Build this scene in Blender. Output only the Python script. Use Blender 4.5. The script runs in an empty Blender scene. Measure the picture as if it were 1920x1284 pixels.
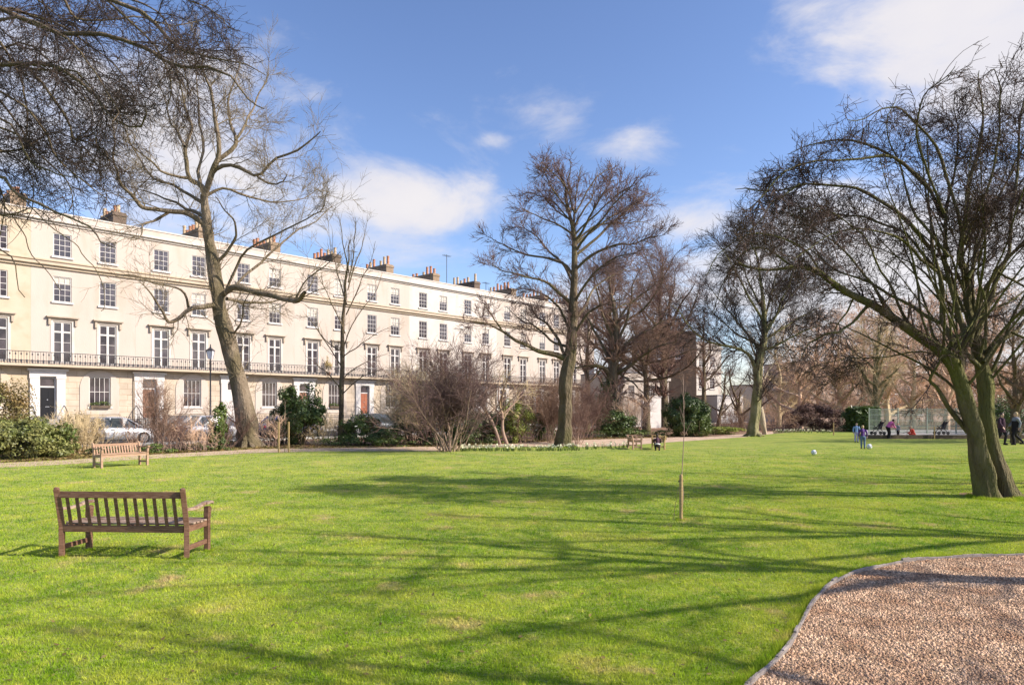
import bpy, math, random
import numpy as np
from mathutils import Vector, Matrix

S = bpy.context.scene
COL = S.collection
R = math.radians

# ------------------------------------------------------------------ camera
EYE, FPX, HOR, CX = 1.95, 1280.0, 765.0, 960.0
cam = bpy.data.cameras.new('camera'); cam_o = bpy.data.objects.new('camera', cam); COL.objects.link(cam_o)
cam_o.location = (0, 0, EYE); cam_o.rotation_euler = (R(90), 0, 0)
cam.lens = 24.0; cam.sensor_width = 36.0; cam.shift_y = (HOR - 642.0) / 1920.0
cam.clip_end = 3000; cam.clip_start = 0.05
S.camera = cam_o

# ------------------------------------------------------------------ light
SUN_AZ = math.atan2(-0.20, 0.98)      # direction towards the sun in the xy plane
SUN_EL = R(33)
sl = bpy.data.lights.new('sun', 'SUN'); sl.energy = 4.6; sl.angle = R(0.5); sl.color = (1.0, 0.915, 0.81)
so = bpy.data.objects.new('sun', sl); COL.objects.link(so)
sd = Vector((math.cos(SUN_AZ) * math.cos(SUN_EL), math.sin(SUN_AZ) * math.cos(SUN_EL), math.sin(SUN_EL)))
so.rotation_euler = sd.to_track_quat('Z', 'Y').to_euler(); so.location = (40, -20, 40)
S.view_settings.view_transform = 'Standard'; S.view_settings.look = 'None'
S.view_settings.gamma = 1.0; S.view_settings.exposure = 0.72
S.cycles.max_bounces = 5; S.cycles.diffuse_bounces = 2; S.cycles.glossy_bounces = 2
S.cycles.transmission_bounces = 2; S.cycles.transparent_max_bounces = 6
S.cycles.use_denoising = True

def pix_dir(px, py):
    v = Vector(((px - CX) / FPX, 1.0, (HOR - py) / FPX)); v.normalize(); return v

def build_world():
    w = bpy.data.worlds.new('World'); S.world = w; w.use_nodes = True
    nt = w.node_tree; nt.nodes.clear(); N = nt.nodes.new; L = nt.links.new
    out = N('ShaderNodeOutputWorld'); bg = N('ShaderNodeBackground'); L(bg.outputs[0], out.inputs[0])
    bg.inputs[1].default_value = 0.12
    sky = N('ShaderNodeTexSky'); sky.sky_type = 'NISHITA'; sky.sun_disc = False
    sky.sun_elevation = SUN_EL; sky.sun_rotation = R(90) - SUN_AZ
    sky.air_density = 1.0; sky.dust_density = 0.6; sky.ozone_density = 2.2
    hs = N('ShaderNodeHueSaturation'); hs.inputs['Saturation'].default_value = 1.0; hs.inputs['Value'].default_value = 1.0
    gm = N('ShaderNodeGamma'); gm.inputs[1].default_value = 1.15; L(sky.outputs[0], gm.inputs[0]); L(gm.outputs[0], hs.inputs['Color'])
    tint = N('ShaderNodeMix'); tint.data_type = 'RGBA'; tint.blend_type = 'MULTIPLY'; tint.inputs[0].default_value = 1
    L(hs.outputs[0], tint.inputs[6]); tint.inputs[7].default_value = (.88, .83, .90, 1)
    tc = N('ShaderNodeTexCoord')
    def math_(op, a, b=None):
        m = N('ShaderNodeMath'); m.operation = op
        for i, x in enumerate((a, b)):
            if x is None: continue
            if isinstance(x, (int, float)): m.inputs[i].default_value = x
            else: L(x, m.inputs[i])
        return m.outputs[0]
    mp = N('ShaderNodeMapping'); L(tc.outputs['Generated'], mp.inputs[0]); mp.inputs['Scale'].default_value = (1, 1, 2.2)
    nz = N('ShaderNodeTexNoise'); nz.inputs['Scale'].default_value = 5.2; nz.inputs['Detail'].default_value = 9
    nz.inputs['Roughness'].default_value = 0.60; nz.inputs['Distortion'].default_value = 0.35
    L(mp.outputs[0], nz.inputs['Vector'])
    # clouds stand in given directions: (pixel of the centre, angular half sizes, strength)
    blobs = [(1830, 25, .19, .10, 1.0), (1990, 60, .25, .13, 1.0), (1570, 40, .09, .07, .50), (730, 385, .155, .062, .95),
             (660, 440, .22, .05, .70), (830, 450, .12, .045, .4), (1215, 262, .085, .034, .62), (1060, 238, .065, .026, .45), (1400, 272, .07, .035, .42),
             (925, 264, .035, .012, .34), (1310, 420, .11, .035, .9), (1700, 500, .32, .125, 1.15), (1880, 600, .35, .16, 1.15),
             (330, 300, .20, .13, 1.0), (100, 260, .22, .15, .8), (1180, 600, .22, .10, .8), (300, 420, .26, .07, .6), (1325, 255, .04, .02, .4)]
    tot = None
    for px, py, a, b, s in blobs:
        c = pix_dir(px, py)
        sub = N('ShaderNodeVectorMath'); sub.operation = 'SUBTRACT'; L(tc.outputs['Generated'], sub.inputs[0]); sub.inputs[1].default_value = c
        # ellipse axes: horizontal tangent and vertical
        h = Vector((c.y, -c.x, 0)); h.normalize(); v = h.cross(c)
        d1 = N('ShaderNodeVectorMath'); d1.operation = 'DOT_PRODUCT'; L(sub.outputs[0], d1.inputs[0]); d1.inputs[1].default_value = h / a
        d2 = N('ShaderNodeVectorMath'); d2.operation = 'DOT_PRODUCT'; L(sub.outputs[0], d2.inputs[0]); d2.inputs[1].default_value = v / b
        d3 = N('ShaderNodeVectorMath'); d3.operation = 'DOT_PRODUCT'; L(sub.outputs[0], d3.inputs[0]); d3.inputs[1].default_value = c / .5
        q = math_('ADD', math_('ADD', math_('MULTIPLY', d1.outputs['Value'], d1.outputs['Value']), math_('MULTIPLY', d2.outputs['Value'], d2.outputs['Value'])), math_('MULTIPLY', d3.outputs['Value'], d3.outputs['Value']))
        g = math_('MULTIPLY', math_('POWER', 2.718, math_('MULTIPLY', q, -1.0)), s)
        tot = g if tot is None else math_('MAXIMUM', tot, g)
    dens = math_('ADD', tot, math_('MULTIPLY', math_('SUBTRACT', nz.outputs[0], 0.5), 1.9))
    mr = N('ShaderNodeMapRange'); mr.interpolation_type = 'SMOOTHSTEP'; L(dens, mr.inputs[0])
    mr.inputs[1].default_value = .24; mr.inputs[2].default_value = .95; mr.inputs[3].default_value = 0; mr.inputs[4].default_value = .93
    cr = N('ShaderNodeMix'); cr.data_type = 'RGBA'
    n2 = N('ShaderNodeTexNoise'); n2.inputs['Scale'].default_value = 7; n2.inputs['Detail'].default_value = 5; L(mp.outputs[0], n2.inputs['Vector'])
    L(n2.outputs[0], cr.inputs[0]); cr.inputs[6].default_value = (3.9, 3.85, 4.3, 1); cr.inputs[7].default_value = (5.1, 4.8, 4.6, 1)
    mx = N('ShaderNodeMix'); mx.data_type = 'RGBA'; L(mr.outputs[0], mx.inputs[0]); L(tint.outputs[2], mx.inputs[6]); L(cr.outputs[2], mx.inputs[7])
    L(mx.outputs[2], bg.inputs[0])
build_world()

# ------------------------------------------------------------------ materials
def mat(name, col, rough=.8, col2=None, scale=5.0, bump=0.0, bscale=40.0, metal=0.0, spec=.3, detail=5, lo=.35, hi=.65,
        stretch=(1, 1, 1), island=0.0, transl=0.0, col3=None, s3=1.0, coord='Object', lo3=.5, hi3=.62):
    m = bpy.data.materials.new(name); m.use_nodes = True; nt = m.node_tree; N = nt.nodes.new; L = nt.links.new
    b = nt.nodes['Principled BSDF']; b.inputs['Roughness'].default_value = rough; b.inputs['Metallic'].default_value = metal
    b.inputs['Specular IOR Level'].default_value = spec
    tc = N('ShaderNodeTexCoord'); mp = N('ShaderNodeMapping'); L(tc.outputs[coord], mp.inputs[0]); mp.inputs['Scale'].default_value = stretch
    src = None
    if col2 is not None:
        n = N('ShaderNodeTexNoise'); n.inputs['Scale'].default_value = scale; n.inputs['Detail'].default_value = detail; L(mp.outputs[0], n.inputs['Vector'])
        r = N('ShaderNodeMapRange'); r.inputs[1].default_value = lo; r.inputs[2].default_value = hi; L(n.outputs[0], r.inputs[0])
        x = N('ShaderNodeMix'); x.data_type = 'RGBA'; L(r.outputs[0], x.inputs[0]); x.inputs[6].default_value = (*col, 1); x.inputs[7].default_value = (*col2, 1)
        src = x.outputs[2]
    else:
        x = N('ShaderNodeRGB'); x.outputs[0].default_value = (*col, 1); src = x.outputs[0]
    if col3 is not None:
        n = N('ShaderNodeTexNoise'); n.inputs['Scale'].default_value = s3; n.inputs['Detail'].default_value = 6; L(mp.outputs[0], n.inputs['Vector'])
        r = N('ShaderNodeMapRange'); r.inputs[1].default_value = lo3; r.inputs[2].default_value = hi3; L(n.outputs[0], r.inputs[0])
        x = N('ShaderNodeMix'); x.data_type = 'RGBA'; L(r.outputs[0], x.inputs[0]); L(src, x.inputs[6]); x.inputs[7].default_value = (*col3, 1)
        src = x.outputs[2]
    if island:
        g = N('ShaderNodeNewGeometry'); r = N('ShaderNodeMapRange'); r.inputs[3].default_value = 1 - island; r.inputs[4].default_value = 1 + island
        L(g.outputs['Random Per Island'], r.inputs[0])
        hs = N('ShaderNodeHueSaturation'); L(src, hs.inputs['Color']); L(r.outputs[0], hs.inputs['Value']); src = hs.outputs[0]
    L(src, b.inputs['Base Color'])
    if bump:
        n = N('ShaderNodeTexNoise'); n.inputs['Scale'].default_value = bscale; n.inputs['Detail'].default_value = 6; L(mp.outputs[0], n.inputs['Vector'])
        bp = N('ShaderNodeBump'); bp.inputs['Strength'].default_value = bump; bp.inputs['Distance'].default_value = .14 if 'bark' in name else .05; L(n.outputs[0], bp.inputs['Height']); L(bp.outputs[0], b.inputs['Normal'])
    if transl:
        t = N('ShaderNodeBsdfTranslucent'); L(src, t.inputs[0]); ms = N('ShaderNodeMixShader'); ms.inputs[0].default_value = transl
        L(b.outputs[0], ms.inputs[1]); L(t.outputs[0], ms.inputs[2]); L(ms.outputs[0], nt.nodes['Material Output'].inputs[0])
    return m

def lawn_mat(name, k=1.0, transl=0.0, blade=False):
    m = bpy.data.materials.new(name); m.use_nodes = True; nt = m.node_tree; N = nt.nodes.new; L = nt.links.new
    b = nt.nodes['Principled BSDF']; b.inputs['Roughness'].default_value = .9; b.inputs['Specular IOR Level'].default_value = .0
    b.inputs['Sheen Weight'].default_value = .0 if blade else .24; b.inputs['Sheen Roughness'].default_value = .45; b.inputs['Sheen Tint'].default_value = (1, .93, .55, 1)
    g = N('ShaderNodeNewGeometry')
    def noise(sc, det=4, st=(1, 1, 0)):
        mp = N('ShaderNodeMapping'); L(g.outputs['Position'], mp.inputs[0]); mp.inputs['Scale'].default_value = st
        n = N('ShaderNodeTexNoise'); n.inputs['Scale'].default_value = sc; n.inputs['Detail'].default_value = det; n.inputs['Roughness'].default_value = .6
        L(mp.outputs[0], n.inputs['Vector']); return n.outputs[0]
    def mix(f, lo, hi, a, bcol):
        r = N('ShaderNodeMapRange'); r.inputs[1].default_value = lo; r.inputs[2].default_value = hi; L(f, r.inputs[0])
        x = N('ShaderNodeMix'); x.data_type = 'RGBA'; L(r.outputs[0], x.inputs[0])
        for i, c in ((6, a), (7, bcol)):
            if isinstance(c, tuple): x.inputs[i].default_value = (c[0] * k, c[1] * k, c[2] * k, 1)
            else: L(c, x.inputs[i])
        return x.outputs[2]
    c = mix(noise(.30, 5), .35, .65, (.195, .278, .018), (.292, .342, .032))
    c = mix(noise(1.3, 8), .42, .62, c, (.105, .19, .008)); c = mix(noise(.55, 6), .50, .66, c, (.34, .35, .04))
    c = mix(noise(5, 7), .50, .70, c, (.37, .37, .055))
    c = mix(noise(1.1, 9), .585, .70, c, (.40, .29, .13))
    if not blade:
        c = mix(noise(60, 3), .40, .72, c, (.10, .15, .008))
    else:
        r = N('ShaderNodeMapRange'); r.inputs[3].default_value = .7; r.inputs[4].default_value = 1.3; L(g.outputs['Random Per Island'], r.inputs[0])
        hs = N('ShaderNodeHueSaturation'); L(c, hs.inputs['Color']); L(r.outputs[0], hs.inputs['Value']); c = hs.outputs[0]
    L(c, b.inputs['Base Color'])
    if not blade:
        bp = N('ShaderNodeBump'); bp.inputs['Strength'].default_value = .8; bp.inputs['Distance'].default_value = .06
        L(noise(14, 8), bp.inputs['Height']); L(bp.outputs[0], b.inputs['Normal'])
    if transl:
        t = N('ShaderNodeBsdfTranslucent'); L(c, t.inputs[0]); ms = N('ShaderNodeMixShader'); ms.inputs[0].default_value = transl
        L(b.outputs[0], ms.inputs[1]); L(t.outputs[0], ms.inputs[2]); L(ms.outputs[0], nt.nodes['Material Output'].inputs[0])
    return m

def brick_mat(name, c1, c2, mortar, bw=.45, bh=.15, scale=1.0, ms=.012, use_xz=True, bump=.3, soft=None):
    m = bpy.data.materials.new(name); m.use_nodes = True; nt = m.node_tree; N = nt.nodes.new; L = nt.links.new
    b = nt.nodes['Principled BSDF']; b.inputs['Roughness'].default_value = .85; b.inputs['Specular IOR Level'].default_value = .2
    tc = N('ShaderNodeTexCoord'); sp = N('ShaderNodeSeparateXYZ'); L(tc.outputs['Object'], sp.inputs[0])
    ad = N('ShaderNodeMath'); ad.operation = 'ADD'; L(sp.outputs[0], ad.inputs[0]); L(sp.outputs[1], ad.inputs[1])
    cb = N('ShaderNodeCombineXYZ'); L(ad.outputs[0], cb.inputs[0]); L(sp.outputs[2], cb.inputs[1])
    br = N('ShaderNodeTexBrick'); L(cb.outputs[0], br.inputs['Vector']); br.inputs['Scale'].default_value = scale
    br.inputs['Color1'].default_value = (*c1, 1); br.inputs['Color2'].default_value = (*c2, 1); br.inputs['Mortar'].default_value = (*mortar, 1)
    br.inputs['Brick Width'].default_value = bw; br.inputs['Row Height'].default_value = bh; br.inputs['Mortar Size'].default_value = ms
    n = N('ShaderNodeTexNoise'); n.inputs['Scale'].default_value = 1.3; n.inputs['Detail'].default_value = 7; L(tc.outputs['Object'], n.inputs['Vector'])
    r = N('ShaderNodeMapRange'); r.inputs[1].default_value = .3; r.inputs[2].default_value = .7; r.inputs[3].default_value = .82; r.inputs[4].default_value = 1.12; L(n.outputs[0], r.inputs[0])
    hs = N('ShaderNodeHueSaturation'); L(br.outputs[0], hs.inputs['Color']); L(r.outputs[0], hs.inputs['Value']); L(hs.outputs[0], b.inputs['Base Color'])
    bp = N('ShaderNodeBump'); bp.invert = True; bp.inputs['Strength'].default_value = bump; bp.inputs['Distance'].default_value = .03; L(br.outputs['Fac'], bp.inputs['Height']); L(bp.outputs[0], b.inputs['Normal'])
    return m

M = {}
def build_mats():
    M['ground'] = mat('earth', (.13, .085, .05), .95, (.22, .14, .085), 3, .6, 30, col3=(.10, .12, .04), s3=.6, coord='Object')
    M['soil'] = mat('soil_litter', (.16, .085, .05), .95, (.33, .19, .12), 9, .9, 25, col3=(.13, .15, .05), s3=1.3, lo3=.55, hi3=.7)
    M['lawn'] = lawn_mat('lawn_grass', 1.0)
    M['blade'] = lawn_mat('grass_blade', 1.55, .35, True)
    M['path'] = mat('path_gravel', (.52, .37, .25), .95, (.62, .46, .33), 14, .4, 60, col3=(.42, .28, .19), s3=2.0)
    M['chips'] = mat('gravel_chips_base', (.28, .165, .09), .95, (.46, .30, .17), 45, 1.0, 70, col3=(.50, .36, .22), s3=20, detail=8)
    M['chip'] = mat('gravel_chip', (.35, .20, .115), .9, (.57, .385, .245), 3, .0, 40, island=.6, coord='Object')
    M['edging'] = mat('edging_wood', (.19, .16, .14), .8, (.33, .28, .25), 8, .4, 60, stretch=(1, 1, 6))
    M['asphalt'] = mat('asphalt', (.055, .055, .058), .9, (.08, .078, .075), 8, .3, 150)
    M['paving'] = mat('paving', (.34, .31, .27), .85, (.42, .39, .34), 4, .2, 60)
    M['kerb'] = mat('kerb_stone', (.38, .36, .33), .85, (.46, .44, .4), 5, .2, 60)
    M['stucco'] = mat('cream_stucco', (.475, .40, .335), .85, (.52, .445, .38), .55, .12, 18, stretch=(1, 1, .28), col3=(.44, .35, .27), s3=.9, lo3=.52, hi3=.75)
    M['stucco_y'] = mat('yellow_stucco', (.49, .395, .28), .85, (.535, .44, .33), .5, .12, 18, col3=(.42, .33, .22), s3=.9, lo3=.52, hi3=.75)
    M['stucco_w'] = mat('white_stucco', (.55, .485, .42), .8, (.59, .53, .465), .6, .1, 18, col3=(.50, .42, .34), s3=1.1, lo3=.55, hi3=.75)
    M['rust'] = brick_mat('rusticated_stucco', (.485, .395, .30), (.52, .425, .325), (.38, .29, .205), 1.1, .42, 1.0, .016, bump=.4)
    M['rust_y'] = brick_mat('rusticated_yellow_stucco', (.475, .375, .25), (.51, .405, .28), (.36, .27, .17), 1.1, .42, 1.0, .016, bump=.4)
    M['white'] = mat('white_paint', (.60, .56, .52), .5, (.55, .51, .475), 3, .05, 30)
    M['trim'] = mat('stone_trim', (.52, .425, .31), .8, (.46, .36, .25), 1.2, .2, 20)
    M['hood'] = mat('hood_stone', (.36, .28, .21), .8, (.46, .38, .29), 2, .2, 20)
    M['glass'] = mat('window_glass', (.030, .024, .028), .14, (.085, .068, .075), .8, spec=.6, lo=.4, hi=.6)
    M['blind'] = mat('blind_cloth', (.55, .50, .43), .9, (.48, .43, .36), 4)
    M['iron'] = mat('black_iron', (.025, .024, .028), .5, (.04, .038, .042), 6, .1, 40, spec=.4)
    M['lead'] = mat('roof_lead', (.20, .20, .22), .7, (.26, .26, .27), 2, .1, 20)
    M['slate'] = brick_mat('slate_roof', (.13, .13, .15), (.17, .16, .18), (.08, .08, .09), .3, .2, 1.0, .01)
    M['stock'] = brick_mat('stock_brick', (.24, .15, .085), (.30, .19, .11), (.30, .26, .2), .225, .075, 1.0, .012)
    M['darkbrick'] = brick_mat('dark_brick', (.12, .08, .058), (.16, .11, .078), (.16, .13, .10), .225, .075, 1.0, .012)
    M['redbrick'] = brick_mat('red_brick', (.50, .33, .25), (.58, .40, .31), (.52, .45, .38), .225, .075, 1.0, .012)
    M['blackdoor'] = mat('black_door_paint', (.012, .012, .014), .45, spec=.2)
    M['pot'] = mat('terracotta', (.42, .17, .09), .8, (.5, .26, .15), 6, .2, 30)
    M['pot2'] = mat('buff_clay', (.48, .34, .2), .8, (.55, .42, .28), 6, .2, 30)
    M['teak'] = mat('dark_teak', (.155, .075, .042), .6, (.25, .14, .085), 6, .35, 60, stretch=(1, 1, 8), col3=(.12, .05, .028), s3=12, spec=.35)
    M['teak_top'] = mat('weathered_teak', (.30, .20, .14), .6, (.40, .29, .21), 8, .35, 60, col3=(.2, .11, .07), s3=10, spec=.35)
    M['oldwood'] = mat('weathered_orange_wood', (.33, .19, .12), .7, (.45, .30, .2), 7, .3, 60, stretch=(1, 1, 5))
    M['bark_plane'] = mat('grey_olive_bark', (.17, .125, .08), .9, (.27, .21, .145), 2.2, .9, 14, stretch=(1, 1, .4), col3=(.14, .11, .06), s3=1.2, lo3=.45, hi3=.6)
    M['bark_dark'] = mat('dark_bark', (.11, .078, .048), .95, (.19, .145, .09), 3, .9, 14, stretch=(1, 1, .35), col3=(.12, .10, .045), s3=1.5)
    M['bark_moss'] = mat('mossy_bark', (.085, .062, .038), .95, (.20, .155, .09), 5, 1.0, 22, stretch=(1, 1, .22), col3=(.145, .14, .042), s3=1.6, lo3=.36, hi3=.56)
    M['bark_green'] = mat('green_lit_bark', (.15, .14, .055), .9, (.30, .26, .14), 3, .8, 14, stretch=(1, 1, .35))
    M['bark_pale'] = mat('pale_bark', (.38, .29, .2), .9, (.46, .37, .26), 3, .7, 14, stretch=(1, 1, .35))
    M['twig_olive'] = mat('olive_twig', (.16, .125, .075), .9, (.22, .17, .10), 1)
    M['twig_dark'] = mat('dark_twig', (.040, .028, .026), .9, (.070, .048, .038), 1)
    M['twig_hero'] = mat('hawthorn_twig', (.07, .047, .04), .9, (.125, .08, .06), .8)
    M['twig_purple'] = mat('purple_brown_twig', (.13, .078, .072), .9, (.19, .12, .10), 1)
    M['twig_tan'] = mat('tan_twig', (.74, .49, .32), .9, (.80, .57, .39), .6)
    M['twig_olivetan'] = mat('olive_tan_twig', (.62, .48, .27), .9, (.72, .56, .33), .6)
    M['twig_red'] = mat('reddish_twig', (.19, .115, .08), .9, (.27, .17, .115), 1)
    M['twig_brown'] = mat('brown_twig', (.15, .085, .065), .9, (.22, .135, .10), 1)
    M['twig_grey'] = mat('grey_pink_stem', (.30, .20, .15), .9, (.38, .27, .2), 1)
    M['leaf_dark'] = mat('dark_evergreen_leaf', (.06, .10, .022), .45, (.11, .155, .038), 1.5, island=.5, transl=.2, spec=.5)
    M['leaf_mid'] = mat('mid_green_leaf', (.10, .15, .03), .5, (.16, .21, .045), 1.5, island=.4, transl=.25, spec=.5)
    M['leaf_lime'] = mat('lime_leaf', (.22, .27, .05), .5, (.30, .33, .07), 1.5, island=.4, transl=.3, spec=.4)
    M['leaf_laurel'] = mat('spotted_laurel_leaf', (.13, .16, .035), .5, (.27, .26, .08), 1.6, island=.5, transl=.25, spec=.5)
    M['leaf_rust'] = mat('rusty_leaf', (.22, .14, .05), .7, (.17, .15, .05), 2, island=.45, transl=.2)
    M['leaf_gold'] = mat('golden_leaf', (.42, .33, .08), .6, (.5, .36, .12), 2, island=.3, transl=.3)
    M['silver'] = mat('silver_car_paint', (.50, .50, .52), .35, (.53, .53, .55), 2, metal=.15, spec=.6)
    M['bluecar'] = mat('dark_blue_car_paint', (.03, .035, .10), .25, (.035, .04, .12), 2, spec=.7)
    M['greycar'] = mat('grey_car_paint', (.09, .10, .105), .25, (.11, .12, .125), 2, metal=.3, spec=.7)
    M['carglass'] = mat('car_glass', (.05, .06, .065), .05, spec=.9)
    M['tyre'] = mat('tyre_rubber', (.02, .02, .02), .85, (.03, .03, .03), 20)
    M['rim'] = mat('wheel_rim', (.35, .35, .36), .35, metal=.7)
    M['lamp_red'] = mat('tail_lamp', (.35, .02, .02), .2)
    M['lamp_white'] = mat('head_lamp', (.7, .7, .7), .1)
    M['plate'] = mat('number_plate', (.75, .72, .6), .5)
    M['lantern'] = mat('frosted_lantern_glass', (.75, .75, .78), .2, spec=.6)
    M['skin'] = mat('skin', (.55, .34, .25), .6, (.6, .38, .28), 8)
    M['hair_d'] = mat('dark_hair', (.04, .025, .018), .7, (.06, .04, .03), 20)
    M['hair_b'] = mat('blond_hair', (.48, .36, .2), .7, (.4, .28, .15), 20)
    for n, c in dict(pink=(.75, .16, .38), black=(.022, .018, .022), purple=(.11, .045, .20), blue=(.28, .42, .68), jeans=(.13, .19, .30),
                     red=(.62, .07, .04), grey=(.26, .27, .29), white=(.72, .70, .68), plum=(.07, .03, .05), lilac=(.50, .45, .72)).items():
        M['cloth_' + n] = mat(n + '_cloth', c, .85, tuple(x * .8 for x in c), 9, .3, 60)
    M['green_wire'] = mat('green_wire', (.32, .38, .28), .7, (.38, .42, .33), 5)
    M['petal'] = mat('daffodil_petal', (.72, .70, .42), .6, (.78, .76, .6), 3, transl=.3)
    M['stake'] = mat('stake_wood', (.36, .24, .10), .8, (.46, .32, .15), 10, .3, 60, stretch=(1, 1, 6))
    M['ballmat'] = mat('ball_white', (.75, .75, .75), .4, (.12, .12, .16), 9, lo=.52, hi=.56)
    M['timber'] = mat('dark_timber', (.09, .065, .045), .9, (.14, .1, .07), 4, .3, 40)
    M['concrete'] = mat('pale_concrete', (.30, .28, .26), .85, (.36, .34, .31), 2, .2, 40)
    M['sign_blue'] = mat('sign_blue', (.05, .08, .30), .5)
build_mats()

# ------------------------------------------------------------------ helpers
def G(px, py):
    """ground point seen at a pixel of the 1920 wide photograph"""
    Y = EYE * FPX / (py - HOR); return ((px - CX) / FPX * Y, Y)
def AT(px, py, Y):
    return ((px - CX) / FPX * Y, Y, EYE + (HOR - py) / FPX * Y)
def tag(o, label=None, cat=None, group=None, kind=None):
    if label: o['label'] = label
    if cat: o['category'] = cat
    if group: o['group'] = group
    if kind: o['kind'] = kind
    return o
def link(o, parent=None):
    COL.objects.link(o)
    if parent is not None: o.parent = parent
    return o
def empty(name, loc, label, cat, group=None, rz=0.0):
    o = bpy.data.objects.new(name, None); o.location = loc; o.rotation_euler = (0, 0, rz); o.empty_display_size = .2
    COL.objects.link(o); return tag(o, label, cat, group)
def mesh_np(name, V, F, m, parent=None, smooth=False):
    """V (n,3), F list of (k,) arrays grouped by size: list of 2D int arrays"""
    me = bpy.data.meshes.new(name); V = np.asarray(V, np.float32)
    Fs = [np.asarray(f, np.int32) for f in F if len(f)]
    loops = np.concatenate([f.ravel() for f in Fs]); tot = np.concatenate([np.full(len(f), f.shape[1], np.int32) for f in Fs])
    st = np.concatenate([[0], np.cumsum(tot)[:-1]]).astype(np.int32)
    me.vertices.add(len(V)); me.vertices.foreach_set('co', V.ravel())
    me.loops.add(len(loops)); me.loops.foreach_set('vertex_index', loops)
    me.polygons.add(len(tot)); me.polygons.foreach_set('loop_start', st); me.polygons.foreach_set('loop_total', tot)
    if smooth: me.polygons.foreach_set('use_smooth', np.ones(len(tot), bool))
    me.update(calc_edges=True); me.materials.append(m)
    return link(bpy.data.objects.new(name, me), parent)

class MB:
    def __init__(s): s.v = []; s.f = []
    def add(s, V, F):
        n = len(s.v); s.v += [tuple(p) for p in V]; s.f += [tuple(i + n for i in f) for f in F]
    def box(s, x0, x1, y0, y1, z0, z1):
        s.add([(x0, y0, z0), (x1, y0, z0), (x1, y1, z0), (x0, y1, z0), (x0, y0, z1), (x1, y0, z1), (x1, y1, z1), (x0, y1, z1)],
              [(0, 3, 2, 1), (4, 5, 6, 7), (0, 1, 5, 4), (1, 2, 6, 5), (2, 3, 7, 6), (3, 0, 4, 7)])
    def quad(s, a, b, c, d): s.add([a, b, c, d], [(0, 1, 2, 3)])
    def bar(s, a, b, w, h, up=(0, 0, 1)):
        a = Vector(a); b = Vector(b); t = (b - a).normalized(); u = Vector(up)
        x = t.cross(u)
        if x.length < 1e-4: x = t.cross(Vector((0, 1, 0)))
        x.normalize(); y = x.cross(t).normalized(); x *= w / 2; y *= h / 2
        s.add([a - x - y, a + x - y, a + x + y, a - x + y, b - x - y, b + x - y, b + x + y, b - x + y],
              [(0, 3, 2, 1), (4, 5, 6, 7), (0, 1, 5, 4), (1, 2, 6, 5), (2, 3, 7, 6), (3, 0, 4, 7)])
    def tube(s, pts, rad, k=8, cap=True):
        pts = [Vector(p) for p in pts]; n = len(pts); base = len(s.v)
        if not hasattr(rad, '__len__'): rad = [rad] * n
        ref = Vector((.31, .87, .38)).normalized()
        for i, p in enumerate(pts):
            t = (pts[min(i + 1, n - 1)] - pts[max(i - 1, 0)]).normalized(); x = t.cross(ref)
            if x.length < .1: x = t.cross(Vector((1, 0, 0)))
            x.normalize(); y = t.cross(x); r = rad[i]
            rx, ry = r if hasattr(r, '__len__') else (r, r)
            for j in range(k):
                a = 2 * math.pi * j / k; s.v.append(tuple(p + x * rx * math.cos(a) + y * ry * math.sin(a)))
        for i in range(n - 1):
            for j in range(k):
                a = base + i * k + j; b = base + i * k + (j + 1) % k; s.f.append((a, b, b + k, a + k))
        if cap: s.f.append(tuple(base + j for j in reversed(range(k)))); s.f.append(tuple(base + (n - 1) * k + j for j in range(k)))
    def lathe(s, prof, c=(0, 0, 0), k=12, axis='z'):
        base = len(s.v); n = len(prof)
        for r, z in prof:
            for j in range(k):
                a = 2 * math.pi * j / k; p = (r * math.cos(a), r * math.sin(a), z)
                if axis == 'y': p = (p[0], p[2], p[1])
                s.v.append((c[0] + p[0], c[1] + p[1], c[2] + p[2]))
        for i in range(n - 1):
            for j in range(k):
                a = base + i * k + j; b = base + i * k + (j + 1) % k; s.f.append((a, b, b + k, a + k))
        s.f.append(tuple(base + j for j in reversed(range(k)))); s.f.append(tuple(base + (n - 1) * k + j for j in range(k)))
    def ell(s, c, r, k=12, n=8):
        s_ = [(max(1e-3, math.sin(math.pi * i / n)), -math.cos(math.pi * i / n)) for i in range(n + 1)]
        base = len(s.v); 
        for a, z in s_:
            for j in range(k):
                t = 2 * math.pi * j / k; s.v.append((c[0] + r[0] * a * math.cos(t), c[1] + r[1] * a * math.sin(t), c[2] + r[2] * z))
        for i in range(n):
            for j in range(k):
                a = base + i * k + j; b = base + i * k + (j + 1) % k; s.f.append((a, b, b + k, a + k))
    def build(s, name, m, parent=None, smooth=False, bevel=0.0):
        me = bpy.data.meshes.new(name); me.from_pydata(s.v, [], s.f); me.materials.append(m)
        if smooth: me.polygons.foreach_set('use_smooth', [True] * len(me.polygons))
        me.update(); o = link(bpy.data.objects.new(name, me), parent)
        if bevel:
            b = o.modifiers.new('bevel', 'BEVEL'); b.width = bevel; b.segments = 2; b.limit_method = 'ANGLE'
        return o
def sheet(name, pts, z, m, label_kind='structure'):
    me = bpy.data.meshes.new(name); me.from_pydata([(p[0], p[1], z) for p in pts], [], [tuple(range(len(pts)))]); me.materials.append(m)
    o = link(bpy.data.objects.new(name, me)); o['kind'] = label_kind; return o

# road frame: u runs along the terrace, v towards the garden
D = Vector((.672, .741, 0)); NV = Vector((.741, -.672, 0)); A0 = Vector((-31.7, 47.4, 0)); ROT = math.atan2(.741, .672)
def Fp(u, v, z=0.0):
    p = A0 + D * u + NV * v; return (p.x, p.y, z)

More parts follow.
